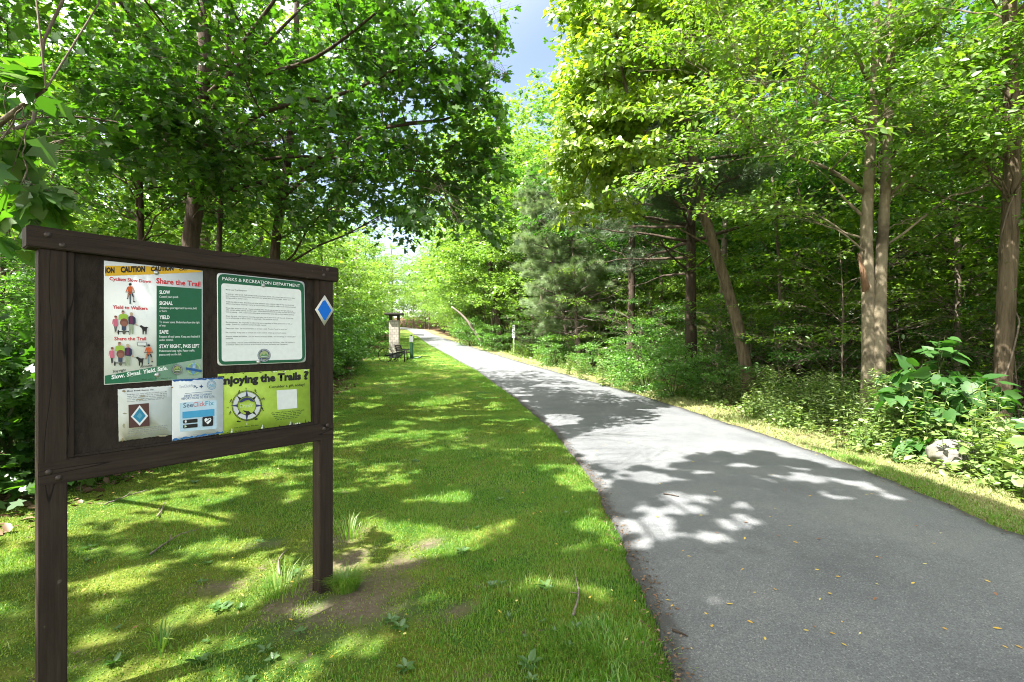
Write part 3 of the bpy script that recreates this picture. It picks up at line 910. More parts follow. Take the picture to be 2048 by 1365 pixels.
q.poly(rrect([(101, 112), (1219, 226), (1237, 1258), (110, 1303)], 92), GRN)
q.poly(rrect([(146, 238), (1184, 323), (1199, 1229), (152, 1258)], 44), WHITE)
q.text('PARKS & RECREATION DEPARTMENT', 160, 200, 1170, 293, 42, (.85, .88, .86), .006)
for s, x, y, x1, y1 in [('Multi-use Trail Etiquette', 205, 330, 480, 345), ('Travel at a safe speed.  Self monitor and control your speed.  Slow down and use caution when', 205, 385, 1103, 442),
                        ('approaching or overtaking other trail users and where there is limited sight.  Faster users', 205, 410, 1055, 464), ('always yield to slower users.', 205, 437, 487, 453),
                        ('Yield the right-of-way.  Bicyclists and other wheeled users yield the right-of-way to pedestrians.', 205, 487, 1093, 533), ('When entering or crossing a trail at an uncontrolled point, yield to traffic on the intersecting trail.', 205, 513, 1115, 560),
                        ('Keep right and pass on left.  Users including pets, should stay as near to the right side as is', 205, 567, 1075, 609), ('safe, except when passing another user.  Look ahead and behind to make sure the lane is clear', 205, 592, 1112, 632), ('before passing.  Give a clear and polite signal produced by voice, bell, or horn before passing.', 205, 619, 1088, 657),
                        ('Share the trail.  If in a group, including your pets, use no more than half the trail.  If you stop,', 205, 673, 1085, 704), ('move off the trail to allow others to pass freely.  Do not block the trail.', 205, 698, 885, 722),
                        ('Be considerate.  Be respectful of other trail users regardless of their speed, level of skill, or', 205, 753, 1072, 776), ('needs.  Travel in a consistent and predictable manner.', 205, 780, 735, 792),
                        ('Keep trails clean.  Do not leave litter on or near a trail.  Practice "carry in, carry out."', 205, 833, 1008, 846), ('Pet courtesy.  Keep pets on a leash and under control.  Clean up your pet\'s waste.', 205, 888, 990, 893),
                        ('Respect wildlife and habitat.  Do not disturb or harass wildlife.  Do not damage or remove plant', 205, 939, 1112, 942), ('material.', 205, 966, 300, 966),
                        ('Sustainability.  Stay on authorized trails and do not create any new trails.  New trail creation is', 205, 1021, 1097, 1014), ('prohibited without the consent of the Director of Parks, Recreation and Cemeteries.', 205, 1046, 1010, 1041)]:
    q.text(s, x, y, x1, y1, 15, INKT, .004)
q.seal(703, 1178, 86, ((.06, .08, .14), (.62, .66, .66), (.36, .42, .2), (.12, .28, .12)))
finish(root, p, [c2(693, 268), c2(630, 1262)])

# three sheets below
M_OLD = bark_mat('stained_paper', (.62, .66, .63), (.74, .78, .76), 7, .6, .05, (.48, .47, .36))
root, p = sign('trail_marker_notice', 'weathered stained paper notice showing a blue diamond marker, lowest sheet at left', 'notice', [c3(75, 287), c3(612, 250), c3(612, 728), c3(86, 797)], NB, .001, M_OLD, tear=.002)
q = Scaled(p, c3, 4.876)
q.bars(165, 312, 425, 296, 13, INKT)
for k in range(5): q.bars(165, 345 + k * 17, 555 - 30 * (k == 4), 313 + k * 17, 9, (.3, .32, .32))
q.poly([(171, 438), (370, 420), (377, 641), (176, 663)], (.10, .045, .04))
q.poly([(280, 440), (363, 545), (281, 641), (194, 552)], (.75, .8, .82)); q.poly([(280, 466), (340, 545), (281, 614), (216, 553)], (.03, .24, .40)); q.poly([(280, 510), (306, 543), (281, 574), (252, 549)], (.12, .36, .50))
for k in range(3): q.bars(172, 690 + k * 17, 560, 640 + k * 17, 9, (.3, .32, .32))
q.bars(172, 750, 440, 715, 9, (.3, .32, .32))
for (x, y, a, b_) in [(122, 305, 24, 12), (108, 775, 14, 18), (590, 268, 14, 9), (300, 350, 30, 10), (270, 385, 40, 7), (130, 520, 22, 8), (120, 640, 14, 26), (500, 735, 60, 9)]:
    P_ = [(x + a * random.uniform(.5, 1.1) * math.cos(t), y + b_ * random.uniform(.5, 1.2) * math.sin(t)) for t in np.linspace(0, 6, 12)]
    q.poly(P_, random.choice([(.22, .15, .06), (.36, .34, .22), (.30, .24, .13)]))
finish(root, p)

root, p = sign('report_issues_flyer', 'pale blue flyer with torn blue edges and black badges, middle of the bottom row', 'flyer', [c3(604, 194), c3(1105, 172), c3(1105, 716), c3(605, 794)], NB + .002, .001, M_PAPER, tear=.0015)
q = Scaled(p, c3, 4.876)


def torn(x0, y0, x1, y1, h, sgn, col):
    k = 26; pts = [(x0, y0), (x1, y1)]
    for i in range(k + 1):
        t = 1 - i / k; pts.append((x0 + (x1 - x0) * t, y0 + (y1 - y0) * t + sgn * h * random.uniform(.35, 1.1)))
    q.poly(pts, col)


torn(608, 194, 1102, 173, 22, 1, (.02, .10, .33)); torn(608, 790, 1102, 713, 20, -1, (.03, .16, .40))
q.text('SeeClickFix', 676, 276, 822, 264, 28, (.35, .42, .52), -.004); q.line(818, 250, 850, 275, 7, (.03, .08, .18)); q.line(815, 275, 835, 252, 6, (.03, .08, .18)); q.line(838, 280, 856, 268, 6, (.03, .08, .18))
q.line(873, 261, 907, 259, 9, (.02, .05, .2)); q.line(890, 243, 890, 277, 9, (.02, .05, .2))
q.ring(990, 246, 43, 6, (.2, .35, .5)); q.ring(990, 246, 33, 3, (.2, .35, .5)); q.poly([(962, 256), (980, 232), (992, 246), (1004, 226), (1020, 254), (1000, 262)], (.25, .42, .55)); q.line(965, 268, 1015, 262, 5, (.2, .35, .5))
q.line(730, 330, 992, 307, 3, (.05, .12, .25))
q.text("HERE'S HOW TO EASILY", 725, 364, 992, 344, 21, (.06, .15, .3), .004); q.text('REPORT ISSUES TO THE CITY:', 697, 391, 1021, 368, 21, (.06, .15, .3), .004)
q.poly([(680, 420), (1038, 392), (1038, 672), (680, 702)], (.50, .68, .80))
q.text('See', 713, 468, 808, 460, 45, (.05, .09, .15), .006); q.text('Click', 811, 460, 925, 449, 45, (.6, .08, .06), .006); q.text('Fix', 930, 449, 1012, 441, 45, (.06, .3, .45), .006)
q.bars(728, 490, 996, 464, 13, (.25, .45, .6))
q.poly([(705, 508), (1016, 478), (1016, 545), (705, 572)], (.07, .36, .62))
for s, yy in (('App is available on Apple and', 0), ('Android devices by searching for', 20), ('SeeClickFix in the app stores', 40)): q.text(s, 716, 524 + yy, 1004, 498 + yy, 13, (.8, .88, .92), .006)
for s, yy in (('App Store', 0), ('Google Play', 47)):
    q.poly(rrect([(711, 588 + yy), (852, 573 + yy), (852, 610 + yy), (711, 622 + yy)], 8), BLK); q.text(s, 756, 613 + yy, 843, 605 + yy, 17, (.8, .84, .86), .006); q.bars(756, 592 + yy, 835, 585 + yy, 6, (.6, .65, .7))
q.disc(735, 602, 10, 12, (.75, .8, .82)); q.disc(739, 589, 4, 3, (.75, .8, .82)); q.poly([(724, 634), (748, 648), (724, 664)], (.5, .7, .5))
q.poly(rrect([(898, 558), (1003, 547), (1003, 642), (898, 652)], 14), BLK)
q.poly([(951, 630), (921, 600), (917, 582), (928, 569), (943, 570), (951, 582), (960, 568), (976, 566), (985, 578), (980, 598)], (.82, .86, .88)); q.line(935, 606, 966, 582, 8, BLK); q.disc(968, 580, 8, 8, BLK)
finish(root, p)

M_LIME = plain('lime_print', (.40, .58, .07), .5, var=.09, scale=30)
root, p = sign('trail_gift_flyer', 'lime green flyer headed Enjoying the Trails with a compass rose, peeling along its foot', 'flyer', [c3(1050, 138), c3(1945, 90), c3(1958, 606), c3(1062, 734)], NB, .001, M_LIME, tear=.0012)
q = Scaled(p, c3, 4.876)
q.text('Enjoying the Trails', 1052, 242, 1862, 190, 74, BLK, .055); q.text('?', 1885, 190, 1938, 187, 76, BLK, .05)
q.text('Consider a gift today!', 1550, 278, 1896, 252, 24, BLK, .012)
q.poly([(1624, 298), (1820, 286), (1826, 470), (1633, 488)], (.72, .76, .74))
for k in range(5): q.bars(1572 + 12 * k, 524 + 17 * k, 1895 - 16 * k, 494 + 17 * k, 10, (.05, .1, .03))
CXo, CYo = 1327, 446; DKB = (.04, .05, .14)
q.ring(CXo, CYo, 144, 6, BLK, k=40); q.ring(CXo, CYo, 112, 42, (.62, .66, .66), k=40); q.ring(CXo, CYo, 134, 3, BLK, k=40); q.ring(CXo, CYo, 90, 5, BLK, k=40)
for t in range(8):
    a = math.radians(t * 45 - 90); r0, r1 = 92, (158 if t % 2 == 0 else 138)
    x1_, y1_ = CXo + r1 * math.cos(a), CYo + r1 * math.sin(a)
    pa, pb = a + .14, a - .14
    q.poly([(CXo + r0 * math.cos(pa), CYo + r0 * math.sin(pa)), (x1_, y1_), (CXo + r0 * math.cos(pb), CYo + r0 * math.sin(pb))], DKB if t % 2 == 0 else BLK)
q.poly([(1248, 416), (1270, 388), (1300, 372), (1330, 366), (1372, 376), (1404, 410), (1370, 404), (1345, 390), (1310, 398), (1280, 412)], DKB)
q.poly([(1290, 488), (1320, 500), (1345, 498), (1372, 524), (1338, 542), (1310, 536), (1322, 516), (1300, 506)], BLK)
q.text('Trails', 1262, 470, 1392, 458, 34, (.6, .72, .5), .0, .3)
q.text('N', 1320, 290, 1334, 289, 18, BLK, .01); q.text('S', 1328, 632, 1340, 631, 16, (.75, .8, .7), .01)


def runner(x, y, s=1):
    q.disc(x + 5 * s, y - 17, 4.5, 5, BLK); q.line(x + 3 * s, y - 12, x - 2 * s, y + 4, 7, BLK); q.line(x - 2 * s, y + 4, x + 10 * s, y + 12, 5, BLK); q.line(x - 2 * s, y + 4, x - 12 * s, y + 16, 5, BLK); q.line(x + 2 * s, y - 8, x + 13 * s, y - 4, 4, BLK); q.line(x + 2 * s, y - 8, x - 9 * s, y - 2, 4, BLK)


runner(1250, 316); runner(1412, 304, -1); runner(1170, 402); runner(1480, 482, -1); runner(1163, 518)
q.ring(1473, 384, 7, 3, BLK, k=12); q.ring(1494, 380, 7, 3, BLK, k=12); q.line(1473, 384, 1490, 366, 4, BLK); q.line(1482, 372, 1494, 382, 3, BLK)
q.poly([(1226, 598), (1240, 588), (1250, 596), (1262, 592), (1266, 604), (1228, 606)], BLK); q.poly([(1400, 580), (1414, 566), (1432, 572), (1428, 584), (1418, 582), (1404, 586)], BLK); q.text('H', 1138, 476, 1154, 475, 18, BLK, .01)
q.bars(1210, 668, 1450, 640, 9, (.05, .1, .03))
for k in range(26):
    t = random.random(); x = 1110 + 840 * t; y = 715 - 108 * t
    if 1500 < x < 1620 and random.random() < .3: continue
    h_ = random.uniform(8, 42) * (1 if random.random() < .5 else .5); wd = random.uniform(5, 16)
    q.poly([(x, y), (x + wd, y - 2), (x + wd * .9, y - h_ * .7), (x + wd * .4, y - h_)], random.choice([(.75, .8, .78), (.75, .8, .78), (.10, .07, .05), (.04, .035, .03)]))
for k in range(14):
    t = random.random(); x = 1070 + 860 * t; y = 146 - 46 * t
    q.poly([(x, y - 6), (x + random.uniform(8, 40), y - 8), (x + 20, y + random.uniform(0, 9))], random.choice([(.75, .8, .78), (.09, .07, .05)]))
finish(root, p)

# blue diamond marker on the right post
root, p = sign('trail_blaze', 'blue diamond trail marker with pale border nailed to the right post of the notice board', 'trail marker', [c2(1367, 582), c2(1492, 394), c2(1612, 590), c2(1487, 792)], .003, .0025, plain('pale_enamel', (.62, .62, .56), .4))
q = Scaled(p, c2, 6.5)
q.poly([(1402, 582), (1468, 468), (1498, 460), (1578, 592), (1505, 716), (1484, 722)], (.0, .14, .62))
finish(root, p, [])

# ------------------------------------------------------------------ plants
T_RHOMB = (np.array([(0, 0, 0), (.42, .30, .05), (1, 0, -.06), (.42, -.30, .05)]), [(0, 1, 2, 3)])
T_OVATE = (np.array([(0, 0, 0), (.22, .24, .05), (.6, .25, .05), (1, 0, -.10), (.6, -.25, .05), (.22, -.24, .05)]), [(0, 1, 2, 3), (0, 3, 4, 5)])
T_MAPLE = (np.array([(0, 0, 0), (-.04, .32, .0), (.18, .20, .0), (.38, .56, -.03), (.52, .22, .0), (.74, .22, -.02), (1, 0, -.06), (.74, -.22, -.02), (.52, -.22, .0), (.38, -.56, -.03), (.18, -.20, .0), (-.04, -.32, .0)]),
           [(0, 1, 2, 3, 4, 5, 6, 7, 8, 9, 10, 11)])
T_HEART = (np.array([(0, 0, 0), (-.10, .20, .02), (.06, .38, .05), (.34, .40, .05), (.72, .19, .0), (1, 0, -.12), (.72, -.19, .0), (.34, -.40, .05), (.06, -.38, .05), (-.10, -.20, .02), (.3, 0, -.02), (.7, 0, -.05)]),
           [(0, 1, 2, 3, 10), (10, 3, 4, 11), (11, 4, 5), (11, 5, 6), (10, 11, 6, 7), (0, 10, 7, 8, 9)])
T_LANCE = (np.array([(0, 0, 0), (.3, .10, .03), (.65, .08, .0), (1, 0, -.12), (.65, -.08, .0), (.3, -.10, .03)]), [(0, 1, 2, 3), (0, 3, 4, 5)])
_nd = []; _nf = []
for _i in range(9):
    _a = (_i - 4) * .30; _w = .017
    _z = .25 * math.sin(_i * 2.1)
    _k = len(_nd)
    _d = np.array([math.cos(_a), math.sin(_a), _z]); _p = np.array([-math.sin(_a), math.cos(_a), 0]) * _w
    _nd += [tuple(_d * .05 - _p), tuple(_d * .05 + _p), tuple(_d * (1 - .04 * (_i % 3)))]; _nf.append((_k, _k + 1, _k + 2))
T_NEEDLE = (np.array(_nd), _nf)


def unit(v): return v / (np.linalg.norm(v, axis=-1, keepdims=True) + 1e-9)


def leaf_mesh(name, P, A, Nn, S, tmpl):
    T, Fs = tmpl
    A = unit(A); L_ = unit(np.cross(Nn, A)); Nn = np.cross(A, L_)
    n, k = len(P), len(T)
    V = P[:, None] + S[:, None, None] * (T[None, :, 0:1] * A[:, None] + T[None, :, 1:2] * L_[:, None] + T[None, :, 2:3] * Nn[:, None])
    fl = np.concatenate([np.array(f) for f in Fs]); sz = np.array([len(f) for f in Fs])
    flat = (np.arange(n)[:, None] * k + fl[None]).ravel()
    return mesh_from(name, V.reshape(-1, 3), flat, np.tile(sz, n))


def bez(p0, p1, p2, n):
    t = np.linspace(0, 1, n)[:, None]
    return (1 - t) ** 2 * p0 + 2 * t * (1 - t) * p1 + t * t * p2


def crook(pts, n=18, amp=.05):
    """a smooth, slightly crooked line through the given points"""
    P = np.array(pts, float); s = np.linspace(0, 1, len(P)); t = np.linspace(0, 1, n)
    Q = np.stack([np.interp(t, s, P[:, i]) for i in range(3)], 1)
    for _ in range(3): Q[1:-1] = (Q[:-2] + 2 * Q[1:-1] + Q[2:]) / 4
    ph = rng.random(4) * 6
    l = np.linalg.norm(P[-1] - P[0])
    Q[:, 0] += amp * np.sin(t * 7 + ph[0]) * np.sin(t * 3.14) * l * .1; Q[:, 1] += amp * np.sin(t * 6 + ph[1]) * np.sin(t * 3.14) * l * .1
    return Q


def ell_points(env, n, shell=.45):
    vol = np.array([e[1][0] * e[1][1] * e[1][2] for e in env]); vol = vol / vol.sum()
    w_ = rng.choice(len(env), n, p=vol)
    d = unit(rng.normal(size=(n, 3))); r = rng.random(n) ** shell
    c = np.array([e[0] for e in env])[w_]; q = np.array([e[1] for e in env])[w_]
    return c + d * r[:, None] * q


def best_cand(env, n, shell=.45):
    P = ell_points(env, n * 14, shell); out_ = [P[0]]
    D = np.linalg.norm(P - P[0], axis=1)
    for _ in range(n - 1):
        cand = rng.integers(0, len(P), 60); i = cand[np.argmax(D[cand])]
        out_.append(P[i]); D = np.minimum(D, np.linalg.norm(P - P[i], axis=1))
    return np.array(out_)


def grow(trunks, env, n_cl=30, n_sp=18, n_lf=16, size=.1, layer=.4, rc=None, loc=(0, 0, 0), sun=False, tmpl=T_OVATE, updir=.35, nj=.5, droop=.25,
         limb=.02, twigs=True, minz=.8, limbs=(), sides=10, shell=.45, slen=.6, cut=None, wob=.08, extra=None, nb=(0, 0, 1.)):
    """trunks: [(points, radii)]. Returns (trunk mesh builder, P, A, N, S of the leaves)."""
    mb = MB(); loc = np.asarray(loc, float)
    for pts, rad in trunks: mb.tube(pts, rad, sides, True, 0, wob)
    for pts, rad in limbs: mb.tube(pts, rad, 7, True, 0, wob)
    tp = np.concatenate([np.asarray(p, float) for p, r in list(trunks) + list(limbs)]); tr = np.concatenate([np.broadcast_to(np.asarray(r, float), (len(p),)) for p, r in list(trunks) + list(limbs)])
    cl = best_cand(env, n_cl, shell)
    if extra is not None: cl = np.concatenate([cl, np.asarray(extra, float)])
    n_cl = len(cl)
    if rc is None:
        vol = sum(4.19 * e[1][0] * e[1][1] * e[1][2] for e in env); rc = .95 * (vol / n_cl) ** (1 / 3)
    bases = []; tips = []
    for c in cl:
        if cut is not None and cut((c + loc)[None])[0]: continue
        d = np.linalg.norm(tp[:, :2] - c[:2], axis=1); dz = c[2] - tp[:, 2]
        cost = np.hypot(d, dz) + 1.6 * np.maximum(0, .45 * d - dz) + 4 * np.maximum(0, minz - tp[:, 2])
        i = int(np.argmin(cost)); p0 = tp[i]; l = np.linalg.norm(c - p0)
        mid = (p0 + c) / 2 + np.array([0, 0, updir * .35 * l]) + rng.normal(size=3) * .08 * l
        Q = bez(p0, mid, c, 8)
        Q[1:-1] += rng.normal(size=(6, 3)) * .018 * l
        r0 = min(tr[i] * .62, limb * (.35 + .32 * l))
        mb.tube(Q, np.linspace(r0, max(.004, r0 * .22), 8), 5, False)
        k = n_sp
        b0 = Q[rng.integers(3, 8, k)]
        off = unit(rng.normal(size=(k, 3))) * (rng.random(k) ** .5)[:, None] * rc; off[:, 2] *= layer
        out_ = unit((c - p0) * np.array([1, 1, .3])); off += out_ * rc * .25
        tipp = c + off
        # keep each spray short: pull its root towards its tip
        dd = tipp - b0; ln = np.linalg.norm(dd, axis=1, keepdims=True)
        b0 = np.where(ln > slen * 1.6, tipp - dd / (ln + 1e-9) * slen * 1.6, b0) if not twigs else b0
        if cut is not None:
            ok_ = ~cut(tipp + loc); b0 = b0[ok_]; tipp = tipp[ok_]
        bases.append(b0); tips.append(tipp)
        if twigs:
            for a, t in zip(b0, tipp):
                m_ = (a + t) / 2 + np.array([0, 0, .06 * np.linalg.norm(t - a)])
                mb.tube(np.array([a, m_, t]), [max(.003, r0 * .2), max(.0025, r0 * .14), .0015], 3, False)
    bases = np.concatenate(bases); tips = np.concatenate(tips)
    m_ = len(bases); r = np.repeat(np.arange(m_), n_lf); n = len(r)
    dvec = tips - bases; ln = np.linalg.norm(dvec, axis=1); T = unit(dvec)
    start = np.maximum(0, 1 - slen / np.maximum(ln, 1e-6))
    u = start[r] + (1.06 - start[r]) * rng.random(n) ** .8
    Tr = T[r]; lat = unit(np.cross(Tr, np.array([0, 0, 1.]) + rng.normal(size=(n, 3)) * .15))
    side = rng.choice([-1., 1.], n)[:, None]
    P = bases[r] + dvec[r] * u[:, None] + lat * side * (rng.random(n) * slen * .34)[:, None] + rng.normal(size=(n, 3)) * slen * .05
    A = unit(Tr * .6 + lat * side * .75 + rng.normal(size=(n, 3)) * .35 - np.array([0, 0, droop]))
    Nn = unit(np.array(nb) + rng.normal(size=(n, 3)) * nj)
    S = size * rng.uniform(.6, 1.25, n)
    keep = np.ones(n, bool)
    if sun: keep &= ~sunlit(P + A * S[:, None] * .5 + loc)
    if cut is not None: keep &= ~cut(P + loc)
    return mb, P[keep], A[keep], Nn[keep], S[keep], (tmpl)


def plant(name, label, cat, loc, grown, mt, ml, group=None, rz=0, parts=('trunk', 'crown')):
    mb, P, A, Nn, S, tmpl = grown
    root = empty(name, loc, rz); tag(root, label, cat, group)
    if mb.n: obj(parts[0], mb.mesh(parts[0]), mt, root, True)
    if len(P): obj(parts[1], leaf_mesh(parts[1], P, A, Nn, S, tmpl), ml, root)
    return root


def gz(x, y): return float(ground_z(x, y))


MAPLE = leaf_mat('maple_leaf', [(.018, .058, .010), (.032, .09, .014), (.055, .13, .018), (.11, .19, .025)], 1.3, (1.6, 1.8, .45), .05, .4, .42)
BEECH = leaf_mat('beech_leaf', [(.045, .105, .013), (.078, .16, .02), (.12, .21, .026), (.18, .26, .035)], 1.1, (1.6, 1.7, .45), .05, .4, .45)
CATAL = leaf_mat('large_leaf', [(.10, .185, .02), (.15, .24, .028), (.205, .29, .034), (.26, .33, .045)], 1.15, (1.5, 1.6, .4), .06, .4, .45)
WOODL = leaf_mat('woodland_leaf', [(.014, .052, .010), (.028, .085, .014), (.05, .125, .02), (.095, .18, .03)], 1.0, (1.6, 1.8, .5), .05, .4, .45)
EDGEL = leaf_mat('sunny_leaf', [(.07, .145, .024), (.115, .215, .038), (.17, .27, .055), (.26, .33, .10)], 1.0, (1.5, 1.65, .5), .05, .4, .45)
SHRUB = leaf_mat('shrub_leaf', [(.04, .11, .018), (.07, .17, .028), (.11, .23, .042), (.19, .30, .07)], 1.0, (1.5, 1.8, .5), .05, .4, .42, big=1.5)
WEEDL = leaf_mat('weed_leaf', [(.065, .135, .028), (.12, .20, .046), (.20, .275, .085), (.36, .40, .19)], 1.0, (1.4, 1.5, .5), .06, .45, .4, big=2)
PINEG = leaf_mat('pine_needle', [(.11, .18, .07), (.17, .25, .11), (.23, .31, .15), (.31, .37, .21)], 1.0, (1.1, 1.2, .7), .05, .5, .25)
PINED = leaf_mat('dark_needle', [(.025, .05, .022), (.04, .075, .03), (.06, .10, .04), (.085, .12, .055)], 1.0, (1.1, 1.2, .6), .04, .5, .25)
B_GREY = bark_mat('grey_bark', (.08, .065, .05), (.23, .19, .15), 16, .16, .6)
B_DARK = bark_mat('dark_bark', (.03, .022, .016), (.095, .072, .055), 16, .16, .7)
B_BEECH = bark_mat('smooth_pale_bark', (.135, .112, .075), (.255, .22, .155), 9, .6, .5, (.075, .062, .043))
B_TAN = bark_mat('tan_furrowed_bark', (.035, .027, .017), (.19, .15, .10), 17, .09, 1.0)
B_PINE = bark_mat('pine_bark', (.07, .055, .048), (.21, .165, .145), 20, .22, .7)
B_STEM = bark_mat('green_stem', (.05, .08, .025), (.10, .13, .05), 20, .2, .2)
B_DEAD = bark_mat('dead_wood', (.16, .13, .11), (.34, .29, .25), 20, .15, .4)

up = np.array([0, 0, 1.])


def flare(rad, n, foot=.45, top=.35):
    """trunk radii: a spreading foot and a taper"""
    t = np.linspace(0, 1, n); return rad * (1 - (1 - top) * t) * (1 + foot * np.exp(-t * 22))


# ---- left of the trail: the big maple and its neighbours
def rel(pts, base): return [np.asarray(p, float) - base for p in pts]


bx, by = (383 - CX) / F * 9.2, 9.2
base = np.array([bx, by, gz(bx, by)])
tk = crook(rel([base - up * .2, W(376, 560, 9.2), W(384, 440, 9.2), W(396, 300, 9.2), W(408, 120, 9.2), W(412, -120, 9.2), W(414, -420, 9.3)], base), 26, .04)
lb = []
for pts, r0, r1 in [([W(408, 168, 9.2), W(470, 110, 9.0), W(540, 20, 8.8), W(620, -120, 8.6)], .06, .02),
                    ([W(404, 200, 9.2), W(480, 130, 9.1), W(530, 90, 9), W(600, 20, 8.9)], .05, .02),
                    ([W(398, 300, 9.2), W(450, 160, 9.0), W(620, 130, 8.6), W(760, 20, 8.3)], .06, .02),
                    ([W(398, 330, 9.2), W(520, 215, 9), W(700, 190, 8.8), W(850, 105, 8.8)], .06, .02),
                    ([W(392, 395, 9.2), W(560, 360, 9.1), W(690, 300, 9.0), W(760, 248, 9.0), W(870, 252, 9.0), W(960, 215, 9)], .055, .015),
                    ([W(390, 372, 9.2), W(500, 318, 9.1), W(640, 310, 9.0), W(760, 330, 8.9), W(850, 345, 8.9)], .04, .012),
                    ([W(404, 240, 9.2), W(330, 120, 9.0), W(250, 20, 8.8), W(200, -60, 8.6)], .05, .02),
                    ([W(396, 330, 9.2), W(300, 260, 9.0), W(160, 230, 8.8), W(20, 240, 8.6)], .045, .012)]:
    n_ = 14
    lb.append((crook(rel(pts, base), n_, .05), np.linspace(r0, r1, n_)))
env = [((-.2, 0, 7.4), (4.3, 3.0, 2.5)), ((3.6, -.3, 6.6), (2.9, 2.0, 2.8)), ((2.8, -.2, 4.7), (2.7, 1.5, 1.0)), ((4.9, -.2, 4.5), (1.3, 1.1, 1.2)), ((-3.0, -.6, 6.6), (2.6, 2.2, 2.0))]


def cut_gap(P):
    """no leaf hangs in the open strip over the trail"""
    lim = .02 * P[:, 1] - .15 + .5 * (fbm(P[:, 2] * 1.3, P[:, 1] * 1.3 + 4) - .5) * 1.6
    return P[:, 0] > lim


gr1 = grow([(tk, flare(.185, 26))], env, 62, 28, 16, .13, .36, loc=base, sun=True, tmpl=T_MAPLE, limbs=lb, nj=.55, droop=.35, minz=3.0, sides=14, slen=.55, cut=cut_gap,
           extra=rel([W(1040, 85, 9), W(1000, 60, 9), W(960, 330, 9), W(900, 380, 9), W(820, 400, 9), W(985, 150, 9), W(930, 30, 8.8), W(860, 130, 8.8), W(900, 200, 8.9), W(950, 270, 9), W(780, 330, 8.8), W(700, 370, 8.8), W(840, 300, 8.9), W(960, 20, 9), W(700, 100, 8.7), W(400, 215, 8.2), W(385, 270, 8.2), W(405, 335, 8.3), W(330, 290, 8.3), W(450, 290, 8.3), W(360, 190, 8.2), W(430, 380, 8.5)], base))
plant('maple_tree', 'large dark leaved maple rising behind the notice board, its boughs reaching out to the trail', 'tree', base, gr1, B_DARK, MAPLE)

bx, by = (553 - CX) / F * 12.5, 12.5
base = np.array([bx, by, gz(bx, by)])
tk = crook(rel([base - up * .2, W(553, 560, 12.5), W(556, 440, 12.5), W(568, 330, 12.5), W(590, 150, 12.6), W(600, -200, 12.8)], base), 22, .05)
gr2 = grow([(tk, flare(.15, 22))], [((.3, 0, 7.6), (3.0, 2.6, 3.2)), ((1.6, 0, 5.6), (2.4, 2, 1.4))], 36, 22, 16, .14, .45, loc=base, sun=True, tmpl=T_MAPLE, minz=3, slen=.6, cut=cut_gap,
           limbs=[(crook(rel([W(560, 400, 12.5), W(640, 330, 12), W(740, 250, 11.8), W(880, 240, 11.6)], base), 12, .05), np.linspace(.055, .015, 12))])
plant('maple_tree', 'dark barked maple behind the right end of the notice board', 'tree', base, gr2, B_DARK, MAPLE)

bx, by = (281 - CX) / F * 11.5, 11.5
base = np.array([bx, by, gz(bx, by)])
fk = W(272, 325, 11.5)
t1 = crook(rel([base - up * .2, W(281, 500, 11.5), W(273, 400, 11.5), fk, W(256, 260, 11.5), W(235, 100, 11.4), W(220, -150, 11.4)], base), 20, .06)
t2 = crook(rel([fk - up * .1, W(278, 280, 11.5), W(282, 200, 11.6), W(300, -100, 11.8)], base), 12, .05)
gr3 = grow([(t1, flare(.085, 20, .4, .5)), (t2, np.linspace(.06, .03, 12))], [((0, 0, 7.2), (3.0, 2.4, 2.8))], 30, 20, 15, .14, .4, loc=base, sun=True, tmpl=T_MAPLE, minz=3.5, slen=.55)
plant('maple_tree', 'slim forked tree whose stem splits in a narrow Y above the notice board', 'tree', base, gr3, B_DARK, MAPLE)

bx, by = (441 - CX) / F * 11, 11.
base = np.array([bx, by, gz(bx, by)])
t1 = crook(rel([base - up * .2, W(441, 500, 11), W(446, 330, 11), W(452, 150, 11), W(455, -100, 11)], base), 18, .04)
gr4 = grow([(t1, flare(.07, 18, .3, .4))], [((0, .5, 6.6), (2.0, 1.8, 2.4))], 16, 16, 14, .13, .4, loc=base, sun=True, tmpl=T_MAPLE, minz=3.5)
plant('maple_tree', 'thin straight dark stem between the two thick maples behind the notice board', 'tree', base, gr4, B_DARK, MAPLE)

# close to the camera on the left, only its outer boughs reach the picture
base = np.array([-6.4, 4.6, gz(-6.4, 4.6)])
t1 = crook([(0, 0, -.2), (.1, 0, 2), (.0, .1, 5), (.2, 0, 9)], 20, .05)
env = [((1.7, -.2, 7.6), (3.2, 2.2, 1.9)), ((-.4, 1.0, 4.6), (1.4, 1.5, 1.4))]
lb = [(crook(rel([base + np.array([0, 0, 2.2]), (-4.6, 3.6, 2.55), (-3.2, 2.9, 2.75), (-2.45, 2.55, 2.85)], base), 12, .04), np.linspace(.05, .008, 12))]
near = rel([(-2.62, 2.58, 2.86), (-2.75, 2.62, 2.62), (-2.72, 2.7, 2.42), (-2.85, 2.75, 3.0), (-3.1, 2.9, 2.35), (-3.0, 2.9, 2.15)], base)
gr5 = grow([(t1, flare(.17, 20))], env, 36, 24, 15, .15, .35, loc=base, sun=True, tmpl=T_MAPLE, minz=2, limbs=lb, slen=.5, nj=.5)
mb5, P5, A5, N5, S5, _t = gr5
mbn, Pn, An, Nn_, Sn, _t = grow([(lb[0][0], lb[0][1])], [((3.7, -1.9, 2.6), (.35, .3, .35))], 1, 4, 5, .16, .4, rc=.2, tmpl=T_MAPLE, minz=0, slen=.25, extra=near, nj=.35, droop=.55, limb=.006)
_off = mb5.n
for v_ in mbn.V: mb5.V.append(v_)
for f_ in mbn.F: mb5.F.append([i + _off for i in f_]); mb5.M.append(0)
mb5.n += mbn.n
gr5 = (mb5, np.concatenate([P5, Pn]), np.concatenate([A5, An]), np.concatenate([N5, Nn_]), np.concatenate([S5, Sn]), T_MAPLE)
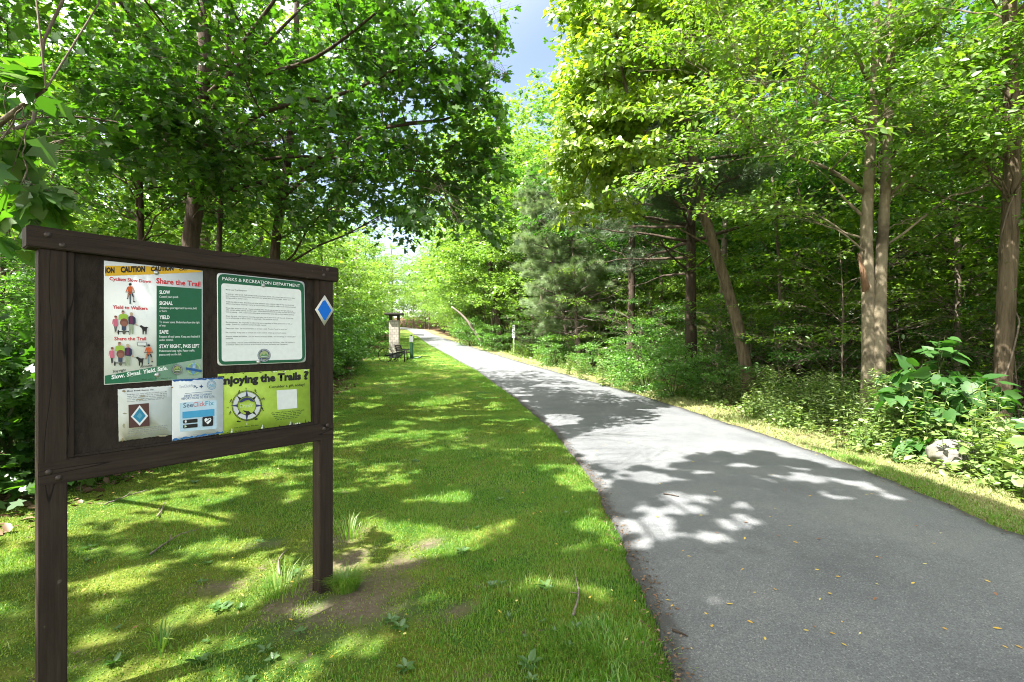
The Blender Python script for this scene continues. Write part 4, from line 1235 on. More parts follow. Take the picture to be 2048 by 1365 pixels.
plant('maple_tree', 'maple at the near left edge whose broad leaves hang close to the camera', 'tree', base, gr5, B_GREY, MAPLE)

# trees beside and behind the photographer that shade the foreground
for (x, y, h, r, ox, oy, lab) in [(-4.8, -1.5, 7.5, 3.3, .6, 1.3, 'tall maple behind the photographer, shading the near lawn'), (-1.7, -2.4, 8.2, 3.2, .1, 3.6, 'tall maple behind the photographer, shading the near asphalt'), (-.4, -5.0, 8.6, 3.2, .8, 3.8, 'tall maple beside the trail well behind the photographer')]:
    base = np.array([x, y, gz(x, y)])
    t1 = crook([(0, 0, -.2), (.1, .1, h * .5), (ox * .5, oy * .5, h + 1.0)], 16, .05)
    gg_ = grow([(t1, flare(.2, 16))], [((ox, oy, h), (r, r * .9, 1.9))], 60, 22, 16, .18, .5, loc=base, sun=True, tmpl=T_MAPLE, minz=h * .5, twigs=False, slen=.6)
    plant('maple_tree', lab, 'tree', base, gg_, B_GREY, MAPLE)

# ---- right of the trail: trees one can tell apart
def bpos(px, y): 
    x = (px - CX) / F * y
    return np.array([x, y, gz(x, y)])


Yb = 8.2
base = bpos(1735, Yb)
tA = crook(rel([base - up * .3, W(1735, 860, Yb), W(1740, 700, Yb), W(1738, 560, Yb), W(1732, 470, Yb), W(1738, 330, Yb), W(1746, 200, Yb), W(1752, 50, Yb), W(1758, -250, Yb)], base), 30, .012)
tB = crook(rel([base - up * .3 + np.array([.12, -.06, 0]), W(1752, 860, Yb - .07), W(1758, 700, Yb - .07), W(1762, 560, Yb - .07), W(1768, 450, Yb - .05), W(1772, 330, Yb), W(1778, 200, Yb + .05), W(1782, 50, Yb + .1), W(1790, -250, Yb + .2)], base), 30, .012)
lb = []
for pts, r0 in [([W(1725, 385, Yb), W(1680, 350, 8.0), W(1620, 320, 7.8), W(1570, 310, 7.6)], .035), ([W(1722, 430, Yb), W(1690, 400, 8.1), W(1660, 360, 8.3)], .028), ([W(1738, 285, Yb), W(1715, 240, 8.2), W(1690, 215, 8.2), W(1640, 180, 8.2)], .04),
                ([W(1780, 390, Yb), W(1810, 360, 8.2), W(1850, 340, 8), W(1920, 300, 7.7)], .03), ([W(1775, 330, Yb), W(1820, 260, 8.3), W(1860, 180, 8.4), W(1880, 90, 8.4)], .035), ([W(1735, 160, Yb), W(1700, 80, 8), W(1640, 20, 7.8)], .035)]:
    lb.append((crook(rel(pts, base), 10, .03), np.linspace(r0, r0 * .3, 10)))
env = [((-1.4, -.4, 6.3), (2.3, 2.0, 2.6)), ((1.2, -.2, 6.2), (2.0, 1.7, 2.6)), ((-2.3, -.6, 4.3), (1.2, 1.1, .8))]
gr6 = grow([(tA, flare(.128, 30, .55, .34)), (tB, flare(.12, 30, .55, .38))], env, 58, 24, 17, .10, .22, rc=1.0, tmpl=T_OVATE, limbs=lb, minz=3, sides=16, slen=.5, nj=.35, droop=.22, wob=.11, nb=(-.22, -.3, .85))
bt = plant('beech_tree', 'pale smooth barked beech with two stems fused low down, beside the verge', 'tree', base, gr6, B_BEECH, BEECH)
# the broken snag on its left side
mb = MB()
s0 = W(1730, 560, Yb - .12) - base; s1 = W(1722, 520, Yb - .14) - base
for k_ in range(6):
    a = s0 + rng.normal(size=3) * .025; t_ = s1 + np.array([rng.uniform(-.09, .03), rng.uniform(-.03, .03), rng.uniform(-.05, .14)])
    mb.tube(np.array([a - up * .15, (a + t_) / 2, t_]), [.035, .03, .004], 5)
obj('broken_snag', mb.mesh('broken_snag'), bark_mat('torn_wood', (.10, .06, .035), (.26, .16, .10), 18, .15, .5), bt, True)

Yb = 7.7
base = bpos(2003, Yb)
tk = crook(rel([base - up * .3, W(2003, 860, Yb), W(2008, 700, Yb), W(2012, 560, Yb), W(2022, 400, Yb), W(2024, 250, Yb), W(2018, 100, Yb), W(2022, -200, Yb)], base), 26, .015)
gr7 = grow([(tk, flare(.132, 26, .45, .65))], [((.6, 0, 6.6), (2.4, 2.2, 2.6))], 34, 20, 16, .10, .25, rc=.9, tmpl=T_OVATE, minz=3.6, sides=16, slen=.5, nj=.4, nb=(-.22, -.3, .85),
           extra=rel([W(1945, 265, 7.0), W(1925, 300, 7.0), W(2010, 130, 7.0), W(1950, 320, 7.1), W(1905, 150, 7.3)], base))
ot = plant('ash_tree', 'straight furrowed tan trunk with a thin vine wound round it, by the right frame edge', 'tree', base, gr7, B_TAN, BEECH)
mb = MB(); th = np.linspace(0, 11, 60)
mb.tube(np.stack([.135 * np.cos(th * .8 + 2) + .03, .135 * np.sin(th * .8 + 2), .9 + th * .33 + .1 * np.sin(th * 2)], 1) + np.stack([np.interp(.9 + th * .33, tk[:, 2], tk[:, 0]), np.interp(.9 + th * .33, tk[:, 2], tk[:, 1]), 0 * th], 1), .013, 6)
obj('vine', mb.mesh('vine'), B_GREY, ot, True)

Yb = 12.2
base = bpos(1500, Yb)
tk = crook(rel([base - up * .3, W(1500, 800, Yb), W(1487, 700, Yb), W(1462, 600, Yb), W(1432, 500, Yb), W(1402, 405, Yb), W(1390, 330, 12), W(1370, 200, 11.8), W(1330, 60, 11.6), W(1300, -120, 11.5)], base), 30, .02)
lb = [(crook(rel([W(1395, 370, 12.1), W(1355, 300, 11.8), W(1290, 262, 11.4), W(1230, 262, 11.1)], base), 12, .05), np.linspace(.10, .03, 12)),
      (crook(rel([W(1260, 265, 11.2), W(1258, 200, 11.2), W(1240, 120, 11.1), W(1200, 60, 11)], base), 12, .05), np.linspace(.05, .015, 12)),
      (crook(rel([W(1372, 215, 11.8), W(1300, 120, 11.4), W(1220, 60, 11.1), W(1160, 30, 10.9)], base), 12, .05), np.linspace(.07, .02, 12))]
env = [((-3.6, -.8, 8.4), (2.1, 2.0, 2.4)), ((-3.9, -1.0, 6.5), (1.5, 1.3, 1.4)), ((-1.9, -.8, 9.3), (2.4, 2.0, 2.0)), ((-4.1, -1.0, 5.2), (.9, .8, .6))]


def cut_gap_r(P):
    lim = .095 * P[:, 1] + (fbm(P[:, 2] * 1.1 + 11, P[:, 1] * 1.1) - .5) * 1.0 - .28 * smooth(6.5, 4.6, P[:, 2])
    return P[:, 0] < lim


gr8 = grow([(tk, flare(.165, 30, .5, .45))], env, 66, 20, 19, .13, .45, rc=1.0, tmpl=T_HEART, limbs=lb, minz=4, sides=16, slen=.6, nj=.6, droop=.4, cut=cut_gap_r, loc=base, nb=(-.5, -.55, .6),
           extra=rel([W(*q_, 10.9 + .3 * (i_ % 3)) for i_, q_ in enumerate([(1140, 235), (1115, 300), (1190, 150), (1250, 60), (1330, 30), (1170, 50), (1210, 265), (1300, 180), (1130, 200), (1120, 20), (1160, 310), (1260, 130), (1380, 60), (1240, 220)])], base))
plant('catalpa_tree', 'leaning brown trunk carrying bright yellow green large leaves up over the trail', 'tree', base, gr8, B_TAN, CATAL)


# ---- pines
def pine(H, r, layers, seed_reach, nt, needle, base_z=.2, bare=.0, lean=(0, 0), side=None, dead=0):
    tk = crook([(0, 0, -.3), (lean[0] * .5, lean[1] * .5, H * .5), (lean[0], lean[1], H)], 22, .04)
    mb = MB(); mb.tube(tk, np.linspace(r, r * .12, 22) * (1 + .4 * np.exp(-np.linspace(0, 22, 22))), 10, True, 0, .05)
    P = []; A = []; Nn = []
    zs = np.linspace(base_z * H, H * .97, layers)
    for z in zs:
        c = np.array([np.interp(z, tk[:, 2], tk[:, 0]), np.interp(z, tk[:, 2], tk[:, 1]), z])
        reach = seed_reach * rng.uniform(.55, 1.3) * (1 - (z / H) ** 2.2 * .85) * (1 if z > bare * H else .4)
        a0 = rng.random() * 6
        for k_ in range(5):
            a = a0 + k_ * 1.256 + rng.normal() * .25
            if side is not None and math.cos(a - side) < -.2 and rng.random() < .7: continue
            l = reach * rng.uniform(.65, 1.15)
            d = np.array([math.cos(a), math.sin(a), rng.uniform(-.05, .25)])
            Q = bez(c, c + d * l * .55 + up * .05 * l, c + d * l + up * .10 * l * rng.uniform(-.6, 1.4), 8) + rng.normal(size=(8, 3)) * .02 * l * np.linspace(0, 1, 8)[:, None]
            mb.tube(Q, np.linspace(min(r * .35, .012 + .012 * l), .004, 8), 5, False)
            if z < dead * H: 
                for _ in range(4):
                    i = rng.integers(2, 8); e = Q[i] + rng.normal(size=3) * .25 * l; mb.tube(np.array([Q[i], (Q[i] + e) / 2 + up * .03, e]), [.006, .004, .002], 3, False)
                continue
            ns = max(3, int(nt * l))
            for _ in range(ns):
                i = rng.uniform(2.2, 7); i0 = int(i); p = Q[i0] + (Q[min(7, i0 + 1)] - Q[i0]) * (i - i0)
                lt = np.array([-d[1], d[0], 0]) * rng.choice([-1, 1])
                e = p + (d * .5 + lt * rng.uniform(.2, .9) + up * rng.uniform(-.08, .22)) * l * .32 * (1.25 - i / 9)
                mb.tube(np.array([p, e]), [.006, .003], 3, False)
                for t_ in (.45, .7, .85, 1.0):
                    for q_ in range(2):
                        P.append(p + (e - p) * t_); A.append((e - p) / (np.linalg.norm(e - p) + 1e-6) + rng.normal(size=3) * .35 + up * .15); Nn.append(rng.normal(size=3))
    P = np.array(P); n = len(P)
    return mb, P, np.array(A), unit(np.array(Nn)), needle * rng.uniform(.75, 1.2, n), T_NEEDLE


base = bpos(1385, 15.5)
plant('pine_tree', 'dark old pine with long drooping boughs behind the leaning trunk', 'tree', base, pine(15, .2, 22, 4.4, 13, .24, .26, 0, (-.25, 0), math.radians(195), .30), B_DARK, PINED)
base = bpos(1150, 26)
plant('pine_tree', 'pale blue green young white pine leaning from the weedy verge', 'tree', base, pine(10.8, .15, 24, 2.5, 15, .28, .18, 0, (-2.3, -.3), None, .12), B_PINE, PINEG)
base = bpos(1160, 24.5)
plant('pine_tree', 'upright white pine with bare broken lower branches beside the leaning young pine', 'tree', base, pine(8.4, .13, 17, 2.2, 15, .28, .2, 0, (-.5, .2), math.radians(-20), .48), B_PINE, PINEG)
PT = []
for i_, (px, Y_, H_, rr, lab) in enumerate([(1150, 31, 17.5, 3.0, 'tall white pine rising beyond the bright yellow green catalpa leaves'), (1230, 34, 20, 3.2, 'tallest white pine behind the catalpa, its tip near the sky gap')]):
    base = bpos(px, Y_)
    plant('pine_tree', lab, 'tree', base, pine(H_, .2, 24, rr, 11, .40, .3, 0, (.3, 0)), B_PINE, PINEG)

# the dark leaning trunk by the sign and its crown
Yb = 38
base = bpos(1003, Yb)
tk = crook(rel([base - up * .3, W(1002, 680, Yb), W(994, 620, Yb), W(982, 560, Yb), W(978, 480, Yb), W(975, 380, Yb)], base), 18, .03)
plant('hardwood_tree', 'dark trunk leaning slightly left just behind the narrow white sign', 'tree', base,
      grow([(tk, flare(.34, 18, .3, .4))], [((-1.0, 0, 6.6), (3.4, 2.6, 3.4))], 38, 16, 16, .21, .25, tmpl=T_RHOMB, minz=3, slen=.8, nj=.4, twigs=False), B_DARK, EDGEL)

# ---- kinds to repeat
def generic(H, r, zlo, rad, n_cl, n_sp, n_lf, size, layer=.4, tmpl=T_RHOMB, nj=.5, lean=.3, shell=.45, slen=.7):
    a = rng.random() * 6
    tk = crook([(0, 0, -.4), (lean * .3 * math.cos(a), lean * .3 * math.sin(a), H * .35), (lean * math.cos(a), lean * math.sin(a), H * .75), (lean * 1.2 * math.cos(a), lean * 1.2 * math.sin(a), H)], 18, .06)
    zc = (zlo + H) / 2
    env = [((0, 0, zc), (rad, rad, (H - zlo) / 2)), ((rad * .4 * math.cos(a + 1), rad * .4 * math.sin(a + 1), zc - H * .12), (rad * .8, rad * .8, (H - zlo) * .3))]
    return grow([(tk, flare(r, 18, .35, .3))], env, n_cl, n_sp, n_lf, size, layer, tmpl=tmpl, minz=zlo * .6, slen=slen, nj=nj, twigs=False, sides=9, shell=shell)


HID = (0, 0, -60)
proto = {}


def first(key, name, grown, mt, ml, parts=('trunk', 'crown')):
    proto[key] = plant(name, 'x', 'tree', HID, grown, mt, ml, None, 0, parts); proto[key]['unused'] = 1


def put(key, loc, rz=None, s=1.0, label=None, cat=None, group=None, tilt=(0, 0)):
    """the first time moves the plant itself, then copies it"""
    p = proto[key]; rz = rng.random() * 6.283 if rz is None else rz
    if 'unused' in p.keys():
        del p['unused']
        p.location = [float(v) for v in loc]; p.rotation_euler = (tilt[0], tilt[1], rz); p.scale = (s, s, s); o = p
    else: o = dup(p, loc, rz, s, None, None, tilt)
    tag(o, label, cat, group)
    return o


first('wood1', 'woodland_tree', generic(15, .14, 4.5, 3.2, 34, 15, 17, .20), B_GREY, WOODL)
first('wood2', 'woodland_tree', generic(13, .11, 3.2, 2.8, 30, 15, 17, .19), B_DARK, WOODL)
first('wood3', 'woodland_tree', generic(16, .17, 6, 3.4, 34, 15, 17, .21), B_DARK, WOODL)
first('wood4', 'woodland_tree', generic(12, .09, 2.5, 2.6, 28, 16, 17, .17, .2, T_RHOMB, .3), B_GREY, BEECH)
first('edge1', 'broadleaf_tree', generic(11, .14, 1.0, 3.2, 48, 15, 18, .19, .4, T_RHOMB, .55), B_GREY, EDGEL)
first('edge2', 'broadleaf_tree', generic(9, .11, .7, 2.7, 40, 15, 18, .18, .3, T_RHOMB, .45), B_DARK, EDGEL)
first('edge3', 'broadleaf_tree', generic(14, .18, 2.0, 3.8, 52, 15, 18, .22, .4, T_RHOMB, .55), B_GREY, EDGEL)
first('pine', 'pine_tree', pine(16, .17, 20, 2.8, 6, .3, .2), B_PINE, PINEG)


def sapling(H, rad, n_cl, n_sp, n_lf, size, layer=.16, tmpl=T_OVATE, nj=.28):
    tk = crook([(0, 0, -.2), (.08, .05, H * .5), (.15, .0, H)], 12, .1)
    return grow([(tk, np.linspace(.022 * H / 3, .004, 12))], [((0, 0, H * .6), (rad, rad, H * .42))], n_cl, n_sp, n_lf, size, layer, rc=rad * .55, tmpl=tmpl, minz=.2, slen=.4, nj=nj, sides=6, limb=.008)


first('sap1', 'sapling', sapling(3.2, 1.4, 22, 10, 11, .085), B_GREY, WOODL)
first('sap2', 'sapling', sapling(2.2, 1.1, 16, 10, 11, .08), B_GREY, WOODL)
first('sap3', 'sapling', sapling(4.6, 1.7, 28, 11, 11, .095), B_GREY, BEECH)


def shrub(H, rad, n_cl, n_sp, n_lf, size, tmpl=T_OVATE, nj=.6, layer=.5, stems=5):
    tr = []
    for k_ in range(stems):
        a = k_ * 6.28 / stems + rng.random(); tr.append((crook([(0, 0, -.1), (rad * .25 * math.cos(a), rad * .25 * math.sin(a), H * .4), (rad * .5 * math.cos(a), rad * .5 * math.sin(a), H * .8)], 8, .1), np.linspace(.014 * H, .004, 8)))
    return grow(tr, [((0, 0, H * .48), (rad, rad, H * .5))], n_cl, n_sp, n_lf, size, layer, tmpl=tmpl, minz=.1, slen=.35, nj=nj, sides=5, limb=.006, twigs=False, shell=.4)


first('shr1', 'shrub', shrub(1.7, 1.0, 26, 14, 12, .075), B_STEM, SHRUB, ('stems', 'foliage'))
first('shr2', 'shrub', shrub(1.1, .8, 20, 13, 12, .065), B_STEM, SHRUB, ('stems', 'foliage'))
first('shr3', 'shrub', shrub(2.6, 1.2, 32, 14, 13, .085, T_OVATE, .5, .3), B_STEM, SHRUB, ('stems', 'foliage'))
first('shr4', 'shrub', shrub(1.9, 1.1, 26, 12, 10, .12, T_MAPLE, .5, .35), B_STEM, MAPLE, ('stems', 'foliage'))


def weed(n_st, H, rad, n_lf, size, tmpl, spread_=.25, droop=.4):
    mb = MB(); P = []; A = []; Nn = []; S = []
    for k_ in range(n_st):
        a = rng.random() * 6.28; r0 = rad * math.sqrt(rng.random()); h = H * rng.uniform(.55, 1.1)
        b0 = np.array([r0 * math.cos(a), r0 * math.sin(a), -.05]); e = b0 + np.array([rng.normal() * spread_ * h, rng.normal() * spread_ * h, h])
        Q = bez(b0, (b0 + e) / 2 + up * .1 * h, e, 6); mb.tube(Q, np.linspace(.0045, .0015, 6), 4, False)
        t0 = rng.random() * 6
        for j in range(n_lf):
            t = .18 + .82 * j / n_lf; p = np.array([np.interp(t, np.linspace(0, 1, 6), Q[:, i]) for i in range(3)])
            an = t0 + j * 2.4; P.append(p); A.append([math.cos(an), math.sin(an), rng.uniform(-droop, .5)]); Nn.append(up + rng.normal(size=3) * .4); S.append(size * (1.15 - .6 * t) * rng.uniform(.7, 1.2))
    return mb, np.array(P), np.array(A), unit(np.array(Nn)), np.array(S), tmpl


first('wd1', 'weed_clump', weed(20, .6, .36, 9, .105, T_OVATE), B_STEM, WEEDL, ('stems', 'leaves'))
first('wd2', 'weed_clump', weed(26, .48, .4, 9, .085, T_OVATE), B_STEM, WEEDL, ('stems', 'leaves'))
first('wd3', 'weed_clump', weed(10, .75, .3, 9, .15, T_OVATE, .25, .5), B_STEM, WEEDL, ('stems', 'leaves'))
first('gold', 'goldenrod', weed(9, .95, .22, 28, .15, T_LANCE, .08, .5), B_STEM, WEEDL, ('stems', 'leaves'))
first('brm', 'weed_clump', weed(14, .7, .35, 14, .09, T_OVATE, .2), B_STEM, EDGEL, ('stems', 'leaves'))

# ------------------------------------------------------------------ the woods right of the trail
placed = [(6.0, 8.2), (7.8, 7.7), (5.9, 12.2), (5.8, 15.5), (3.4, 26), (3.4, 24.5), (-.7, 31), (4, 31), (7.3, 34)]


def free(x, y, d):
    return all((x - a) ** 2 + (y - b_) ** 2 > d * d for a, b_ in placed)


GR = 'woodland trees right of the trail'
# trunks the photo shows one by one
for px, Y_, key, s, lab in [(1655, 19, 'wood3', .8, 'dark straight trunk seen left of the pale beech, deep in shade'), (1918, 12.5, 'wood4', 1.0, 'thin grey trunk left of the furrowed ash, behind the large heart shaped leaves'),
                            (1562, 14.5, 'wood4', .8, 'very thin pale stem standing right of the leaning brown trunk'), (1788, 15.5, 'wood2', 1.0, 'dark trunk showing close behind the right side of the beech'),
                            (1955, 17, 'wood1', .9, 'grey trunk glimpsed between the beech and the ash'), (1690, 26, 'wood1', .9, 'slim grey trunk far behind the left side of the beech'),
                            (1248, 30, 'wood2', .9, 'dark slim trunk between the white pines and the old pine'), (1300, 27, 'wood1', .85, 'grey trunk left of the old dark pine, in the shade')]:
    b_ = bpos(px, Y_); placed.append((b_[0], b_[1])); put(key, b_, None, s, lab, 'tree', GR)
k_ = 0
for _ in range(9000):
    y = rng.uniform(9, 78); s = rng.uniform(3.2, 44); x = float(re_(y)) + s
    if abs(x / y) > 1.18 and y > 10: continue
    if y < 20 and s < 4.5: continue
    if free(x, y, 1.9 + .022 * y):
        placed.append((x, y)); k_ += 1
        put(['wood1', 'wood2', 'wood3', 'wood4'][rng.integers(4)], (x, y, gz(x, y)), None, rng.uniform(.75, 1.15), 'slender tree among the crowded trunks in the shaded woods right of the trail', 'tree', GR, (rng.normal() * .03, rng.normal() * .03))
    if k_ >= 150: break
for _ in range(400):                                   # behind and beyond the right edge of the picture, shading the woods
    y = rng.uniform(-6, 9); s = rng.uniform(5, 16); x = float(re_(y)) + s
    if x / max(y, .1) < 1.12 and y > 0: continue
    if free(x, y, 3.2):
        placed.append((x, y)); put(['wood1', 'wood3'][rng.integers(2)], (x, y, gz(x, y)), None, rng.uniform(.8, 1.1), 'slender tree of the woods, outside the right edge of the picture', 'tree', 'woodland trees out of the frame')
    if len(placed) > 140: break
k_ = 0
for _ in range(3000):
    y = rng.uniform(13, 60); s = rng.uniform(7, 46); x = float(re_(y)) + s
    if abs(x / y) > 1.15: continue
    if free(x, y, 1.7 + .02 * y):
        placed.append((x, y)); k_ += 1
        put(['edge1', 'edge2', 'wood4'][rng.integers(3)], (x, y, gz(x, y)), None, rng.uniform(.6, .95), 'bushy young tree filling the middle height of the woods right of the trail', 'tree', 'young trees inside the woods right of the trail')
    if k_ >= 46: break
k_ = 0; sp = []
for _ in range(9000):
    y = rng.uniform(6.5, 60) ** 1.0; s = 1.9 + 22 * rng.random() ** 1.3; x = float(re_(y)) + s
    if abs(x / y) > 1.12: continue
    if y < 9.2 and s < 3.4: continue
    if math.hypot(x - 6.2, y - 6.6) < 1.6: continue
    if all((x - a) ** 2 + (y - c) ** 2 > (1.0 + .018 * y) ** 2 for a, c in sp):
        sp.append((x, y)); k_ += 1
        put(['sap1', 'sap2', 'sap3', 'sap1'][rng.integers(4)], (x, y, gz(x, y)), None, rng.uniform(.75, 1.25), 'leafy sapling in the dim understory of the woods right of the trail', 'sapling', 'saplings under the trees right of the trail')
    if k_ >= 118: break

# bushes along the right verge
for px, Y_, key, s, lab in [(1290, 15.2, 'shr3', .9, 'full bright green bush on the right verge at the edge of the dark wood'), (1345, 13.6, 'shr1', .9, 'lower green bush beside the full bright bush on the verge'), (1420, 13.2, 'shr1', .8, 'green bush left of the foot of the leaning brown trunk'),
                            (1245, 17.5, 'shr2', 1.0, 'pale bush left of the full bright bush on the verge'), (1180, 21, 'shr1', .8, 'pale leafy bush at the foot of the two white pines'), (1110, 25, 'shr1', 1.0, 'pale bush right of the narrow white sign'),
                            (985, 36, 'shr1', 1.2, 'green bush left of the narrow white sign, under the dark trunk'), (940, 42, 'shr1', 1.5, 'yellowish bush bordering the trail beyond the white sign'), (1950, 9.2, 'shr2', 1.1, 'green bush between the beech and the ash, behind the large leaves'),
                            (1640, 11.5, 'shr2', 1.0, 'low dark bush left of the foot of the beech')]:
    b_ = bpos(px, Y_); put(key, b_, None, s, lab, 'bush', 'bushes on the right verge')

# pale weeds in the sun between the mown verge and the wood
for _ in range(84):
    y = 3.6 + 30 * rng.random() ** 1.7; s = float(verge_w(y)) + rng.uniform(.05, .6) + .012 * y; x = float(re_(y)) + s
    if math.hypot(x - 5.55, y - 6.05) < .42: continue
    put(['wd1', 'wd2', 'wd2', 'wd3', 'wd1'][rng.integers(5)], (x, y, gz(x, y)), None, rng.uniform(.5, 1.3), 'low leafy weed in the sunlit strip between the mown verge and the woods', 'weed', 'weeds along the right verge')
for px, Y_ in [(1860, 6.4), (1900, 6.3), (1960, 6.4), (1830, 6.7), (1990, 6.0), (1930, 5.75), (1985, 5.6), (2030, 5.5), (1800, 7.0)]:
    b_ = bpos(px, Y_); put('wd3', b_, None, rng.uniform(.8, 1.3), 'broad pale leaved weed in the sun round the grey boulder', 'weed', 'broad leaved weeds by the boulder')
for px, Y_ in [(1520, 11.4), (1545, 11), (1590, 10.5), (1605, 10.2), (1625, 9.8), (1640, 9.6), (1665, 9.2), (1690, 8.9), (1712, 7.9), (1770, 7.6), (1795, 7.3), (1810, 7.4), (1745, 7.8), (1480, 12.2), (1455, 12.6), (1535, 11.3), (1555, 11.2), (1580, 10.6), (1610, 9.9), (1655, 9.4), (1680, 8.8), (1700, 8.3), (1780, 7.2), (1825, 7.0), (1845, 6.6), (2020, 5.9), (1570, 10.9), (1500, 11.9), (1130, 20.5), (1165, 18.5), (1215, 16.2)]:
    b_ = bpos(px, Y_); put('gold', b_, None, rng.uniform(.85, 1.35), 'tall narrow leaved stems standing above the low weeds of the right verge', 'wild flower', 'tall stems along the right verge')
for _ in range(40):
    y = rng.uniform(24, 62); s = rng.uniform(1.2, 3.2); x = float(re_(y)) + s
    put('brm', (x, y, gz(x, y)), None, rng.uniform(.8, 1.6), 'pale knee high weeds bordering the far right side of the trail', 'weed', 'tall weeds along the far trail')

# big heart shaped leaves of a young tree by the ash
base = bpos(1890, 6.8)
fst = [W(1880, 700, 6.9), W(1840, 750, 6.7), W(1910, 770, 6.6), W(1950, 820, 6.5), W(1800, 790, 6.7), W(1870, 830, 6.5), W(1940, 900, 6.3), W(1850, 900, 6.3), W(1900, 960, 6.1), W(1990, 790, 6.8), W(1975, 960, 6.0), W(1820, 940, 6.3)]
gc = grow([(crook([(0, 0, -.2), (.02, .02, .4), (.0, .05, .95)], 10, .1), np.linspace(.02, .008, 10)), (crook([(.05, 0, -.2), (.2, -.2, .3), (.25, -.3, .6)], 8, .1), np.linspace(.014, .006, 8))],
          [((0, 0, .7), (.5, .45, .5))], 5, 7, 3, .205, .5, rc=.36, tmpl=T_HEART, minz=.1, slen=.36, nj=.6, droop=.55, extra=rel(fst, base), limb=.008, sides=6)
plant('catalpa_sapling', 'young catalpa with huge heart shaped leaves growing between beech and ash', 'sapling', base, gc, B_STEM, leaf_mat('heart_leaf', [(.022, .08, .014), (.04, .115, .02), (.065, .16, .03)], .9, (1.3, 1.6, .5), .025, .55, .42))

# rock half hidden in the weeds
bm = bmesh.new(); bmesh.ops.create_icosphere(bm, subdivisions=5, radius=1)
for v in bm.verts:
    p_ = v.co.copy(); d_ = 1 + .30 * (vnoise(p_.x * 1.4 + 9, p_.y * 1.4 + p_.z * 1.9) - .5) + .2 * (vnoise(p_.x * 3.4 + p_.z * 2, p_.y * 3.4 + 7) - .5) + .07 * (vnoise(p_.x * 9 + p_.z * 5, p_.y * 9) - .5)
    v.co = Vector((p_.x * .36 * d_, p_.y * .27 * d_, p_.z * .2 * d_))
me = bpy.data.meshes.new('boulder'); bm.to_mesh(me); bm.free()
b_ = bpos(1912, 6.05)
o = obj('boulder', me, bark_mat('granite', (.10, .095, .09), (.25, .235, .22), 9, 1, .5, (.11, .11, .075)), None, True, (b_[0] - .05, b_[1] - .1, b_[2] + .13)); o.rotation_euler = (.15, .1, .5)
tag(o, 'pale grey boulder half hidden by weeds below the large heart shaped leaves', 'rock')

# ------------------------------------------------------------------ left side
GL = 'shrubs along the left edge of the lawn'
for px, Y_, key, s, lab in [(30, 5.6, 'shr4', .95, 'dark leafy shrub left of the notice board by the lawn edge'), (-60, 5.0, 'shr4', 1.1, 'shrub at the extreme left edge of the picture'), (60, 7.2, 'shr3', .95, 'taller shrub behind the left post of the notice board'),
                            (150, 9.0, 'shr1', 1.1, 'green shrub behind the left half of the notice board'), (-20, 8.5, 'sap1', 1.1, 'sapling behind the dark leafy shrub left of the notice board'), (20, 6.4, 'shr2', 1.0, 'low shrub in front of the taller shrub by the left post'),
                            (640, 19, 'shr1', 1.2, 'pale green bush by the lawn just right of the notice board'), (690, 21.5, 'shr1', 1.0, 'sunlit bush projecting onto the lawn right of the notice board'), (665, 20, 'shr3', 1.1, 'tall bush right of the notice board, behind the sunlit bush'),
                            (690, 25.5, 'shr3', 1.1, 'tall bush just left of the distant pillar'), (716, 31, 'shr3', 1.4, 'tall dense bush directly behind the distant pillar'), (600, 17, 'shr3', 1.2, 'bush half hidden by the right post of the notice board')]:
    b_ = bpos(px, Y_); put(key, b_, None, s, lab, 'bush', GL)
lx = [(-5, 6.5), (-4.2, 4.6), (-7.2, 9.2), (-5.9, 12.5), (-8.55, 11.5), (-6.5, 11)]
k_ = 0
for _ in range(6000):
    y = rng.uniform(9, 75); s = rng.uniform(.9, 34); x = float(ll(y)) - s
    if x / y < -1.15: continue
    if y < 22 and s < 3.2: continue
    dmin = 2.5 + .03 * y
    if all((x - a) ** 2 + (y - c) ** 2 > dmin ** 2 for a, c in lx):
        lx.append((x, y)); k_ += 1
        near_edge = s < 6
        put(['edge1', 'edge2', 'edge3'][rng.integers(3)] if near_edge or rng.random() < .55 else ['wood1', 'wood2'][rng.integers(2)], (x, y, gz(x, y)), None, rng.uniform(.7, 1.1),
            'leafy tree in the thick belt of trees left of the lawn' if y < 30 else 'sunlit leafy tree lining the far left side of the trail', 'tree', 'trees left of the lawn' if y < 30 else 'trees along the far left of the trail')
    if k_ >= 62: break
k_ = 0; lx2 = []
for _ in range(3000):
    y = rng.uniform(6.5, 60); s = rng.uniform(.5, 9); x = float(ll(y)) - s
    if x / y < -1.12 or (y < 14 and s < .8): continue
    if all((x - a) ** 2 + (y - c) ** 2 > (1.5 + .02 * y) ** 2 for a, c in lx2):
        lx2.append((x, y)); k_ += 1
        put(['shr1', 'shr3', 'sap1', 'sap2', 'shr3'][rng.integers(5)], (x, y, gz(x, y)), None, rng.uniform(.8, 1.35), 'leafy bush in the undergrowth beyond the left edge of the lawn', 'bush', 'undergrowth bushes left of the lawn')
    if k_ >= 60: break

